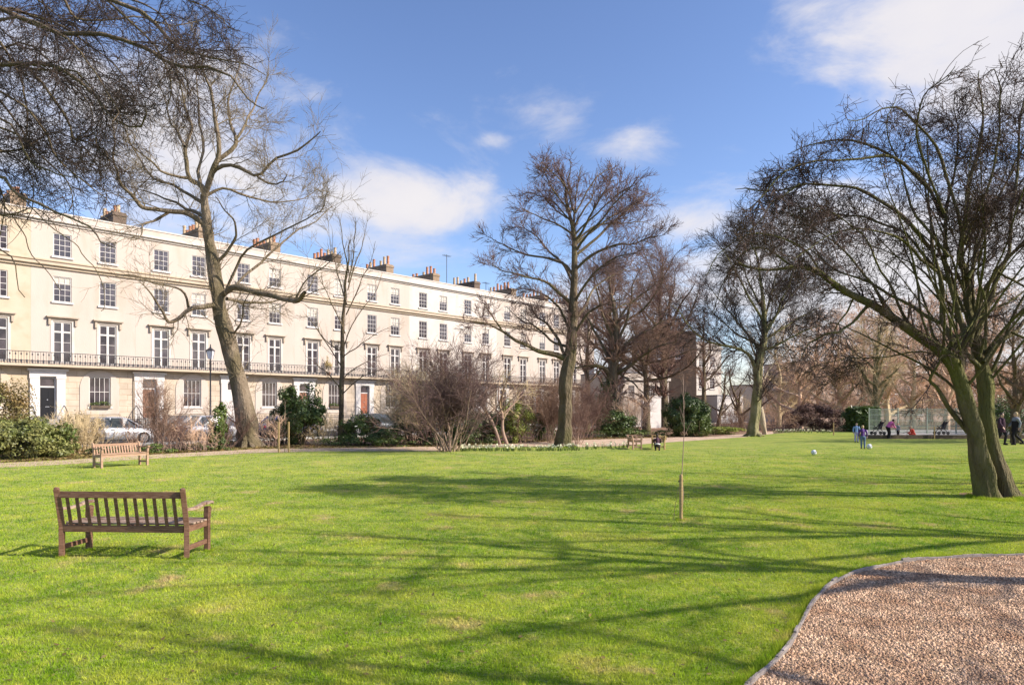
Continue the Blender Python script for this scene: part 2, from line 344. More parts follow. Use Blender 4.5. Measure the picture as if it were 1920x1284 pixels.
# ------------------------------------------------------------------ tree growth
def tubes(batches, k):
    """batches: list of (P (N,p,3), Rr (N,p)) -> V, F"""
    V = []; F = []; off = 0
    for P, Rr in batches:
        n, p, _ = P.shape
        if n == 0: continue
        T = np.empty_like(P); T[:, 1:-1] = P[:, 2:] - P[:, :-2]; T[:, 0] = P[:, 1] - P[:, 0]; T[:, -1] = P[:, -1] - P[:, -2]
        T /= np.linalg.norm(T, axis=2, keepdims=True) + 1e-9
        mean = P[:, -1] - P[:, 0]; mean /= np.linalg.norm(mean, axis=1, keepdims=True) + 1e-9
        ref = np.tile(np.array([[.3, .5, .1]]), (n, 1)); 
        al = np.abs((ref * mean).sum(1)) > .5; ref[al] = [.5, -.3, .0]
        ref = ref[:, None, :]
        X = np.cross(T, ref); X /= np.linalg.norm(X, axis=2, keepdims=True) + 1e-9; Y = np.cross(T, X)
        a = np.arange(k) * 2 * np.pi / k
        ring = P[:, :, None, :] + Rr[:, :, None, None] * (X[:, :, None, :] * np.cos(a)[None, None, :, None] + Y[:, :, None, :] * np.sin(a)[None, None, :, None])
        V.append(ring.reshape(-1, 3))
        idx = (np.arange(n)[:, None, None] * p * k + np.arange(p - 1)[None, :, None] * k + np.arange(k)[None, None, :])
        nx = (np.arange(n)[:, None, None] * p * k + np.arange(p - 1)[None, :, None] * k + ((np.arange(k) + 1) % k)[None, None, :])
        F.append((np.stack([idx, nx, nx + k, idx + k], -1).reshape(-1, 4)) + off)
        off += n * p * k
    return np.concatenate(V), [np.concatenate(F)]

def resample(pts, rad, p):
    pts = np.asarray(pts, float); rad = np.asarray(rad, float); n = len(pts)
    t = np.linspace(0, n - 1.0001, p); i = t.astype(int); f = (t - i)[:, None]
    g = lambda j: pts[np.clip(j, 0, n - 1)]
    p0, p1, p2, p3 = g(i - 1), g(i), g(i + 1), g(i + 2)
    q = .5 * ((2 * p1) + (-p0 + p2) * f + (2 * p0 - 5 * p1 + 4 * p2 - p3) * f ** 2 + (-p0 + 3 * p1 - 3 * p2 + p3) * f ** 3)
    r = np.interp(t, np.arange(n), rad)
    return q, r

def grow(rng, P, Rr, dens, L, ang, p, rr=.6, t0=.15, t1=1.0, up=.0, wig=.15, rmin=.004, tip=.35, lenfall=.5, keep=None, maxn=60000, bias=None, byparent=0.0, rmax=9.0):
    n, q, _ = P.shape
    if n == 0: return np.zeros((0, p, 3)), np.zeros((0, p))
    seg = np.linalg.norm(P[:, 1:] - P[:, :-1], axis=2); ln = seg.sum(1)
    cnt = rng.poisson(np.maximum(dens * ln * (t1 - t0), .01)); cnt = np.minimum(cnt, 400)
    idx = np.repeat(np.arange(n), cnt)
    if len(idx) > maxn: idx = rng.choice(idx, maxn, replace=False)
    m = len(idx); t = t0 + (t1 - t0) * rng.random(m); fi = t * (q - 1) * .9999; i = fi.astype(int); f = (fi - i)[:, None]
    pos = P[idx, i] * (1 - f) + P[idx, i + 1] * f; tan = P[idx, i + 1] - P[idx, i]; tan /= np.linalg.norm(tan, axis=1, keepdims=True) + 1e-9
    r0 = Rr[idx, i] * (1 - f[:, 0]) + Rr[idx, i + 1] * f[:, 0]
    rv = rng.normal(size=(m, 3))
    if bias is not None: rv += np.asarray(bias)
    rv -= tan * (rv * tan).sum(1, keepdims=True); rv /= np.linalg.norm(rv, axis=1, keepdims=True) + 1e-9
    a = np.radians(rng.uniform(ang[0], ang[1], m))[:, None]
    d = np.cos(a) * tan + np.sin(a) * rv
    le = rng.uniform(L[0], L[1], m) * (1 - lenfall * t)
    if byparent: le = np.minimum(le, byparent * ln[idx])
    out = np.empty((m, p, 3)); out[:, 0] = pos
    for s in range(1, p):
        d = d + rng.normal(size=(m, 3)) * wig; d[:, 2] += up; d /= np.linalg.norm(d, axis=1, keepdims=True) + 1e-9
        out[:, s] = out[:, s - 1] + d * (le / (p - 1))[:, None]
    rad0 = np.minimum(np.maximum(r0 * rr * rng.uniform(.7, 1.0, m), rmin), rmax)
    rad = rad0[:, None] * np.linspace(1, tip, p)[None]
    rad = np.maximum(rad, rmin * .55)
    if keep is not None:
        k = keep(out[:, -1]) & keep(out[:, 0]); out = out[k]; rad = rad[k]
    ok = out[:, -1, 2] > .05; return out[ok], rad[ok]

def limb(pts, Y, r0, r1, dd=0.0, p=16, mid=None, kink=0.011):
    """traced limb: pixels -> 3D at depth Y, running dd metres in depth; radii r0..r1"""
    n = len(pts); P = [AT(x, y, Y + dd * (i / (n - 1)) ** 1.2) for i, (x, y) in enumerate(pts)]
    if kink:
        rg = np.random.default_rng(abs(int(pts[0][0] * 7 + pts[-1][1] * 13 + pts[-1][0] * 3))); q, rad = resample(P, np.linspace(r0, r1, n) if mid is None else mid, p)
        s = np.linalg.norm(q[-1] - q[0]) * kink; w = rg.normal(size=(p, 3)) * s; w[1:-1] = .5 * w[1:-1] + .25 * (w[:-2] + w[2:]); w *= np.clip((.13 - rad) / .07, 0, 1)[:, None]; w[0] = 0; w[1] *= .4; return q + w, rad
    rad = np.linspace(r0, r1, n) if mid is None else mid
    return resample(P, rad, p)

def trunk_mesh(name, limbs, m, parent, k=10, seed=0, rough=.06):
    rng = np.random.default_rng(seed)
    bt = []
    for P, Rr in limbs:
        Rr = Rr * (1 + rng.normal(size=len(Rr)) * rough); P = P + rng.normal(size=P.shape) * (Rr[:, None] * .05)
        if Rr[0] > .13:
            P, Rr = resample(P, Rr, 60)
        bt.append((P[None], Rr[None]))
    Vs, Fs, o = [], [], 0
    for P, Rr in bt:
        big = Rr[0, 0] > .13; kk = 26 if big else k; v, f = tubes([(P, Rr)], kk)
        if big:
            n = P.shape[1]; v = v.reshape(n, kk, 3); c = P[0][:, None, :]; a = np.arange(kk) * 2 * np.pi / kk; t = np.arange(n)[:, None] / n
            ph = rng.uniform(0, 6.28, 6); w = .060 * np.sin(5 * a[None] + ph[0] + 2.2 * t + .8 * np.sin(9 * t + ph[1])) + .045 * np.sin(8 * a[None] + ph[2] - 3 * t + 1.1 * np.sin(6 * t + ph[3])) + .03 * np.sin(3 * a[None] + ph[4] + 5 * t)
            w = w + .07 * np.maximum(0, np.sin(2 * a[None] + 14 * t + ph[5])) * np.maximum(0, np.sin(23 * t + ph[1])) ** 6 + rng.normal(size=(n, kk)) * .012
            v = (c + (v - c) * (1 + w[..., None])).reshape(-1, 3)
        Vs.append(v); Fs.append(f[0] + o); o += len(v)
    V, F = np.concatenate(Vs), [np.concatenate(Fs)]
    return mesh_np(name, V, F, m, parent, True)

def stack(limbs):
    """limbs of different sizes resampled alike"""
    p = 20; out = [resample(P, Rr, p) for P, Rr in limbs]
    return np.array([o[0] for o in out]), np.array([o[1] for o in out])

def flare(x, y, r, n=6, h=.5, seed=0, l=.5):
    """root buttresses"""
    rng = np.random.default_rng(seed); out = []
    for i in range(n):
        a = 2 * math.pi * i / n + rng.uniform(-.3, .3); c, s = math.cos(a), math.sin(a)
        P = np.array([(x + c * r * .35, y + s * r * .35, h), (x + c * r * .7, y + s * r * .7, h * .45), (x + c * (r + l * .35), y + s * (r + l * .35), .06), (x + c * (r + l), y + s * (r + l), -.08)])
        out.append(resample(P, [r * .4, r * .42, r * .30, r * .12], 8))
    return out

def tree(name, label, cat, base, limbs, levels, m_bark, m_twig, seed, group=None, kk=10, roots=None, plain=0):
    rng = np.random.default_rng(seed)
    e = empty(name, (base[0], base[1], 0), label, cat, group)
    off = np.array([base[0], base[1], 0.0])
    limbs = [(P - off, r) for P, r in limbs]
    if roots: limbs += flare(0, 0, roots[0], roots[1], roots[2], seed, roots[3])
    trunk_mesh('trunk', limbs, m_bark, e, kk, seed)
    if roots: limbs = limbs[:-roots[1]]
    if plain: limbs = limbs[:-plain]
    P, Rr = stack(limbs); tw = []; th = []
    cur = [(P, Rr)]; src = (P, Rr)
    for li, lv in enumerate(levels):
        lv = dict(lv); also = lv.pop('also', False); k = lv.pop('k', 3)
        if 'keep' in lv and lv['keep'] is not None:
            kf = lv['keep']; lv['keep'] = (lambda kf: (lambda X: kf(X + off)))(kf)
        c = grow(rng, src[0], src[1], **lv)
        if also and len(cur) > 1:
            lv2 = dict(lv); c2 = grow(rng, cur[-2][0], cur[-2][1], **lv2); c = (np.concatenate([c[0], c2[0]]), np.concatenate([c[1], c2[1]]))
        cur.append(c); src = c
        (th if k > 3 else tw).append((c, k))
    V, F = [], []; off_ = 0
    for c, k in th + tw:
        if len(c[0]) == 0: continue
        v, f = tubes([c], k); V.append(v); F.append(f[0] + off_); off_ += len(v)
    mesh_np('crown', np.concatenate(V), [np.concatenate(F)], m_twig, e, False)
    return e

def auto_limbs(rng, x, y, h, tr, r0, n, spread, ang=(35, 65), fork=.35, up=.06, lean=(0, 0)):
    """a trunk and main limbs of a free standing bare tree"""
    P = [(x, y, -.1)]; zz = [.0, .25, .5, .75, 1.0]
    for t in zz[1:]:
        P.append((x + lean[0] * t * h + rng.normal() * .02 * h * t, y + lean[1] * t * h + rng.normal() * .02 * h * t, h * t * .92))
    T = resample(P, [r0 * 1.25, r0 * .85, r0 * .6, r0 * .32, r0 * .08], 16); out = [T]
    for i in range(n):
        t = fork + (0.9 - fork) * (i + rng.random() * .6) / n; q = t * 15 * .999; k = int(q); pos = T[0][k] * (1 - q + k) + T[0][k + 1] * (q - k); rr = T[1][k]
        az = i * 2.4 + rng.uniform(-.4, .4); an = math.radians(rng.uniform(*ang)); d = np.array([math.cos(az) * math.sin(an), math.sin(az) * math.sin(an), math.cos(an)])
        Lm = spread * (1.15 - .65 * (t - fork) / (1 - fork)) * rng.uniform(.8, 1.15); pts = [pos]
        for s in range(6):
            d = d + rng.normal(size=3) * .13; d[2] += up; d /= np.linalg.norm(d); pts.append(pts[-1] + d * Lm / 6)
        out.append(resample(pts, np.linspace(rr * .62, rr * .08 + .01, 7), 14))
    return out

def leaf_cloud(rng, C, Rad, n, size, clumps=30, cl=.28, shell=.55, flat=0.0, aspect=1.9, mask=None):
    """leaf blades (two triangles folded along the rib) in clumps through an ellipsoid"""
    C = np.asarray(C, float); Rad = np.asarray(Rad, float)
    d = rng.normal(size=(clumps, 3)); d /= np.linalg.norm(d, axis=1, keepdims=True); d[:, 2] = np.where(rng.random(clumps) < .62, np.abs(d[:, 2]), -.75 * rng.random(clumps))
    rr = rng.uniform(shell, 1.0, clumps)[:, None]; cc = d * rr; cs = rng.uniform(.6, 1.4, clumps) * cl
    i = rng.integers(0, clumps, n); o = rng.normal(size=(n, 3)); o /= np.linalg.norm(o, axis=1, keepdims=True); o *= rng.random((n, 1)) ** .4
    p = (cc[i] + o * cs[i][:, None]) * Rad + C; nrm = o + .5 * cc[i] + rng.normal(size=(n, 3)) * .45; nrm[:, 2] += .25
    nrm /= np.linalg.norm(nrm, axis=1, keepdims=True); t = rng.normal(size=(n, 3)); t[:, 2] -= .3; t -= nrm * (t * nrm).sum(1, keepdims=True); t /= np.linalg.norm(t, axis=1, keepdims=True)
    b = np.cross(nrm, t); s = (size * rng.uniform(.6, 1.3, n))[:, None]
    a0 = p - t * s * .5; a1 = p + t * s * .5 - nrm * s * .1; l = p + b * s * .5 / aspect + nrm * s * .06; r = p - b * s * .5 / aspect + nrm * s * .06
    V = np.stack([a0, r, a1, l], 1).reshape(-1, 3); V[:, 2] = np.maximum(V[:, 2], .02)
    F = np.arange(n * 4).reshape(n, 4); return V, F

def stems_from(rng, n, h, spread, r0, p=8, base_r=.25, wig=.08, up=.05):
    out = np.empty((n, p, 3)); az = rng.uniform(0, 2 * np.pi, n); out[:, 0] = np.stack([np.cos(az) * base_r * rng.random(n), np.sin(az) * base_r * rng.random(n), np.zeros(n) - .02], 1)
    an = np.abs(rng.normal(0, spread, n)); d = np.stack([np.cos(az) * np.sin(an), np.sin(az) * np.sin(an), np.cos(an)], 1); le = h * rng.uniform(.7, 1.05, n)
    for s in range(1, p):
        d = d + rng.normal(size=(n, 3)) * wig; d[:, 2] += up; d /= np.linalg.norm(d, axis=1, keepdims=True); out[:, s] = out[:, s - 1] + d * (le / (p - 1))[:, None]
    rad = (r0 * rng.uniform(.6, 1.1, n))[:, None] * np.linspace(1, .3, p)[None]; return out, rad

def bare_shrub(name, label, x, y, h, n, spread, m_stem, m_twig, seed, twd=5, r0=.03, base_r=.3, group=None, cat='shrub', tw=(.3, .9), up=.05, maxn=9000, d2=9, wig=.08):
    rng = np.random.default_rng(seed); e = empty(name, (x, y, 0), label, cat, group)
    P, Rr = stems_from(rng, n, h, spread, r0, base_r=base_r, up=up, wig=wig)
    V, F = tubes([(P, Rr)], 5); mesh_np('stems', V, F, m_stem, e, True)
    a = grow(rng, P, Rr, twd, (tw[0] * h * .5, tw[1] * h * .5), (20, 55), 5, .6, .25, up=up, wig=.14, rmin=.007, maxn=maxn)
    b = grow(rng, a[0], a[1], d2, (tw[0] * h * .25, tw[1] * h * .3), (25, 60), 4, .7, .15, up=up * .6, wig=.15, rmin=.006, maxn=maxn * 2)
    V1, F1 = tubes([a], 3); V2, F2 = tubes([b], 3)
    mesh_np('twigs', np.concatenate([V1, V2]), [np.concatenate([F1[0], F2[0] + len(V1)])], m_twig, e)
    return e

def leaf_shrub(name, label, x, y, rx, ry, h, n, size, m_leaf, seed, clumps=40, group=None, cat='shrub', cl=.28, zc=.45, ns=14, shell=.5, m_stem=None):
    rng = np.random.default_rng(seed); e = empty(name, (x, y, 0), label, cat, group)
    P, Rr = stems_from(rng, ns, h * .85, .5, .03, base_r=.3); V, F = tubes([(P, Rr)], 5); mesh_np('stems', V, F, m_stem or M['bark_dark'], e, True)
    V, F = leaf_cloud(rng, (0, 0, h * zc), (rx, ry, h * (1 - zc)), n, size, clumps, cl, shell)
    mesh_np('foliage', V, [F], m_leaf, e); return e

# ================================================================== SETTING
def build_ground():
    sheet('ground', [(-500, -120), (500, -120), (500, 900), (-500, 900)], 0, M['ground'])
    far = [G(*p) for p in [(-500, 925), (-300, 899), (0, 877), (100, 872), (230, 863), (350, 856), (480, 849), (600, 846), (820, 845.5), (900, 839), (1000, 837), (1085, 838),
                           (1160, 836), (1240, 830), (1330, 824), (1400, 819), (1450, 813), (1500, 809), (1600, 809)]]
    lawn = far + [(60, 56), (70, -20), (0, -30), (-60, -20), (-60, 10)]
    sheet('lawn', lawn, .004, M['lawn'])
    path = [G(*p) for p in [(-500, 924), (-300, 898.4), (0, 877), (100, 872), (230, 863), (350, 856), (480, 849), (600, 846), (820, 845.5), (860, 842), (900, 839), (1000, 837), (1085, 838),
                            (1160, 836), (1240, 830), (1330, 824), (1400, 819), (1450, 813)]]
    up = [G(*p) for p in [(1450, 809), (1400, 813), (1330, 818.5), (1240, 820), (1085, 825), (1000, 829), (900, 832), (850, 837), (700, 839), (480, 842), (350, 849), (230, 855), (100, 864), (0, 868), (-300, 887), (-500, 905)]]
    sheet('path', path + up, .008, M['path'])
    # planting bed between the path and the road
    bed = up[::-1] + [Fp(110, 17)[:2], Fp(-40, 17)[:2]]
    sheet('planting_bed', bed, .006, M['soil'])
    # road, pavements
    for nm, v0, v1, z, m in (('road', 4.6, 16.6, .012, M['asphalt']),):
        sheet(nm, [Fp(-60, v1)[:2], Fp(130, v1)[:2], Fp(130, v0)[:2], Fp(-60, v0)[:2]], z, m)
    b = MB(); 
    def rot_box(b, u0, u1, v0, v1, z0, z1):
        P = [Fp(u0, v1), Fp(u1, v1), Fp(u1, v0), Fp(u0, v0)]
        b.add([(p[0], p[1], z0) for p in P] + [(p[0], p[1], z1) for p in P], [(4, 5, 6, 7), (0, 1, 5, 4), (1, 2, 6, 5), (2, 3, 7, 6), (3, 0, 4, 7)])
    rot_box(b, -60, 130, .0, 4.45, 0, .13); o = b.build('pavement', M['paving']); o['kind'] = 'structure'
    b = MB(); rot_box(b, -60, 130, 4.45, 4.6, 0, .135); rot_box(b, -60, 130, 16.6, 16.75, 0, .13); o = b.build('kerb', M['kerb']); o['kind'] = 'structure'
    # gravel patch with its board edging
    edge_px = [(1395, 1310), (1410, 1284), (1447, 1250), (1480, 1215), (1500, 1177), (1520, 1140), (1537, 1118), (1550, 1105), (1575, 1089), (1600, 1078), (1650, 1065), (1700, 1055), (1740, 1050.5), (1790, 1047.5), (1850, 1045), (1920, 1043), (2000, 1042)]
    E = [G(*p) for p in edge_px]; E = [(E[0][0] - .9, E[0][1] - 2.5), (E[0][0] - .35, E[0][1] - 1.0)] + E
    E, _ = resample(np.array([(a, b_, 0) for a, b_ in E]), [0] * len(E), 60); E = [(p[0], p[1]) for p in E]
    sheet('gravel_patch', E + [(14, 4), (10, -4), (2, -4)], .012, M['chips'])
    b = MB(); w = .026
    for k in range(len(E) - 1):
        a, c = Vector((*E[k], 0)), Vector((*E[k + 1], 0)); t = (c - a).normalized(); n = Vector((-t.y, t.x, 0)) * w / 2
        z = .048 + .008 * math.sin(k * .9)
        if k in (18, 31, 42): z += .02
        b.add([a - n, c - n, c + n, a + n, a - n + Vector((0, 0, z)), c - n + Vector((0, 0, z)), c + n + Vector((0, 0, z)), a + n + Vector((0, 0, z))],
              [(4, 5, 6, 7), (0, 1, 5, 4), (1, 2, 6, 5), (2, 3, 7, 6), (3, 0, 4, 7)])
    tag(b.build('board_edging', M['edging'], bevel=.004), 'thin pale timber board edging curving round the gravel patch', 'edging')
    # loose chips
    rng = np.random.default_rng(5); n = 95000; V = []; pts = []
    poly = np.array(E + [(14, 4), (10, -4), (2, -4)])
    def inside(x, y):
        c = np.zeros(len(x), bool); j = len(poly) - 1
        for i in range(len(poly)):
            xi, yi = poly[i]; xj, yj = poly[j]
            c ^= ((yi > y) != (yj > y)) & (x < (xj - xi) * (y - yi) / (yj - yi + 1e-12) + xi); j = i
        return c
    x = rng.uniform(1.2, 8.5, n * 2); y = 4.2 + 5.2 * rng.random(n * 2) ** 1.2; k = inside(x, y) & (np.abs(x) < y * .82 + 2); x, y = x[k], y[k]; n = len(x)
    s = .0035 + .011 * rng.random(n) ** 2.2; az = rng.uniform(0, 6.28, n); c, si = np.cos(az), np.sin(az)
    base = np.array([(-1, -.6, 0), (1, -.5, 0), (.8, .7, 0), (-.7, .6, 0), (-.5, -.3, .8), (.6, -.2, .7), (.4, .4, .6), (-.4, .3, .9)])
    T = np.repeat(base[None], n, 0) * (1 + rng.normal(size=(n, 8, 3)) * .18) * s[:, None, None]
    X = T[..., 0] * c[:, None] - T[..., 1] * si[:, None] + x[:, None]; Yy = T[..., 0] * si[:, None] + T[..., 1] * c[:, None] + y[:, None]; Z = T[..., 2] + .012
    V = np.stack([X, Yy, Z], -1).reshape(-1, 3); q = np.array([(4, 5, 6, 7), (0, 1, 5, 4), (1, 2, 6, 5), (2, 3, 7, 6), (3, 0, 4, 7)])
    F = (np.arange(n)[:, None, None] * 8 + q[None]).reshape(-1, 4)
    o = mesh_np('gravel_chips', V, [F], M['chip']); tag(o, 'loose tan and pink wood and stone chips covering the gravel patch', 'gravel', kind='stuff')
    return poly, inside
gpoly, ginside = build_ground()

def build_grass():
    rng = np.random.default_rng(11); n = 1150000
    t = rng.random(n); y = 3.4 * (48 / 3.4) ** (t ** 1.15); x = (rng.random(n) * 2 - 1) * (y * .80 + 3.2); kp = rng.random(n) < np.clip(1.25 - (y - 7) / 24, 0, 1); x, y = x[kp], y[kp]
    k = ~ginside(x, y); x, y = x[k], y[k]; n = len(x)
    clump = .5 + .5 * np.sin(x * 9.1 + np.sin(y * 7)) * np.sin(y * 8.3 + np.sin(x * 6)); sc = np.minimum(1.0 + (y - 5) * .055, 2.2)
    h = rng.uniform(.016, .034, n) * (.75 + .5 * clump) * sc ** .5; w = rng.uniform(.0022, .0042, n) * sc
    az = rng.uniform(0, 6.28, n); bx, by = np.cos(az) * w, np.sin(az) * w; ln = rng.uniform(.2, .9, n) * h; la = rng.uniform(0, 6.28, n)
    z0 = np.full(n, .003); tip = np.stack([x + np.cos(la) * ln, y + np.sin(la) * ln, z0 + h], 1)
    V = np.stack([np.stack([x - bx, y - by, z0], 1), np.stack([x + bx, y + by, z0], 1), tip], 1).reshape(-1, 3)
    o = mesh_np('grass', V, [np.arange(n * 3).reshape(n, 3)], M['blade']); tag(o, 'short bright green grass blades over the near lawn', 'grass', kind='stuff')
    # ragged tufts where the lawn meets the board edging
    E = gpoly[:60]; n = 9000; i = rng.integers(0, 59, n); f = rng.random(n)[:, None]; p = E[i] * (1 - f) + E[i + 1] * f; t = E[i + 1] - E[i]; t /= np.linalg.norm(t, axis=1, keepdims=True)
    nn = np.stack([-t[:, 1], t[:, 0]], 1); p = p + nn * (np.abs(rng.normal(0, .035, (n, 1))) + .02); p = p[~ginside(p[:, 0], p[:, 1])]; n = len(p)
    h = rng.uniform(.03, .085, n); w = rng.uniform(.002, .004, n); az = rng.uniform(0, 6.28, n); la = rng.uniform(0, 6.28, n); z0 = np.zeros(n)
    V = np.stack([np.stack([p[:, 0] - np.cos(az) * w, p[:, 1] - np.sin(az) * w, z0], 1), np.stack([p[:, 0] + np.cos(az) * w, p[:, 1] + np.sin(az) * w, z0], 1),
                  np.stack([p[:, 0] + np.cos(la) * h * .5, p[:, 1] + np.sin(la) * h * .5, h], 1)], 1).reshape(-1, 3)
    o = mesh_np('edge_grass', V, [np.arange(n * 3).reshape(n, 3)], M['blade']); tag(o, 'longer untrimmed grass along the outside of the board edging', 'grass', kind='stuff')
build_grass()

# ================================================================== TERRACE
PITCH, U0 = 6.56, 1.85
CACHE = {}
def cached(key, fn, m):
    if key not in CACHE:
        b = MB(); fn(b); me = bpy.data.meshes.new(key); me.from_pydata(b.v, [], b.f); me.update(); CACHE[key] = me
        me.materials.append(m)
    return CACHE[key]
def put(name, me, parent, loc=(0, 0, 0)):
    o = link(bpy.data.objects.new(name, me), parent); o.location = loc; return o
def win_frame(w, h, cols, rows, mid=0.0, transom=None, f=.06, mt=.028):
    def fn(b):
        b.box(-w, -w + f, .05, .10, 0, h); b.box(w - f, w, .05, .10, 0, h); b.box(-w + f, w - f, .05, .10, 0, f); b.box(-w + f, w - f, .05, .10, h - f, h)
        if mid: b.box(-mid / 2, mid / 2, .045, .098, f, h - f)
        if transom: b.box(-w + f, w - f, .042, .096, h * transom - .045, h * transom + .045)
        for i in range(1, cols):
            x = -w + f + (2 * w - 2 * f) * i / cols
            if mid and abs(x) < .02: continue
            b.box(x - mt / 2, x + mt / 2, .055, .094, f, h - f)
        for j in range(1, rows):
            z = f + (h - 2 * f) * j / rows; t = .04 if (rows % 2 == 0 and j == rows // 2 and not mid) else mt
            b.box(-w + f, w - f, .057, .092, z - t / 2, z + t / 2)
    return fn
def window(parent, x, z, w, h, style, rng, sill=True, blind=0):
    key = f'{style}_{w:.2f}_{h:.2f}'
    if style == 'sash': fr = cached('window_' + key, win_frame(w, h, 3, 4), M['white'])
    elif style == 'french': fr = cached('window_' + key, win_frame(w, h, 2, 4, .15, .76, .07, .03), M['white'])
    else: fr = cached('window_' + key, win_frame(w, h, 4, 2, 0, None, .07, .032), M['white'])
    o = put('window', fr, parent, (x, 0, z))
    put('pane', cached('pane_' + key, lambda b: b.box(-w + .01, w - .01, .102, .115, .01, h - .01), M['glass']), o)
    if sill: put('sill', cached('sill_' + key, lambda b: b.box(-w - .12, w + .12, -.11, .04, -.12, -.003), M['white']), o)
    if blind:
        bh = h * blind
        put('blind', cached(f'blind_{key}_{blind}', lambda b: b.box(-w + .06, w - .06, .0985, .1015, h - bh, h - .06), M['blind']), o)
    return o
def grid_wall(b, x0, x1, z0, z1, holes, y=0.0, rev=.12):
    xs = sorted({x0, x1, *[h[0] for h in holes], *[h[1] for h in holes]}); zs = sorted({z0, z1, *[h[2] for h in holes], *[h[3] for h in holes]})
    for i in range(len(xs) - 1):
        for j in range(len(zs) - 1):
            cx, cz = (xs[i] + xs[i + 1]) / 2, (zs[j] + zs[j + 1]) / 2
            if any(h[0] < cx < h[1] and h[2] < cz < h[3] for h in holes): continue
            b.quad((xs[i], y, zs[j]), (xs[i + 1], y, zs[j]), (xs[i + 1], y, zs[j + 1]), (xs[i], y, zs[j + 1]))
    for a, c, d, e in holes:
        b.quad((a, y, d), (a, y + rev, d), (a, y + rev, e), (a, y, e)); b.quad((c, y + rev, d), (c, y, d), (c, y, e), (c, y + rev, e))
        b.quad((a, y, e), (a, y + rev, e), (c, y + rev, e), (c, y, e)); b.quad((a, y + rev, d), (a, y, d), (c, y, d), (c, y + rev, d))

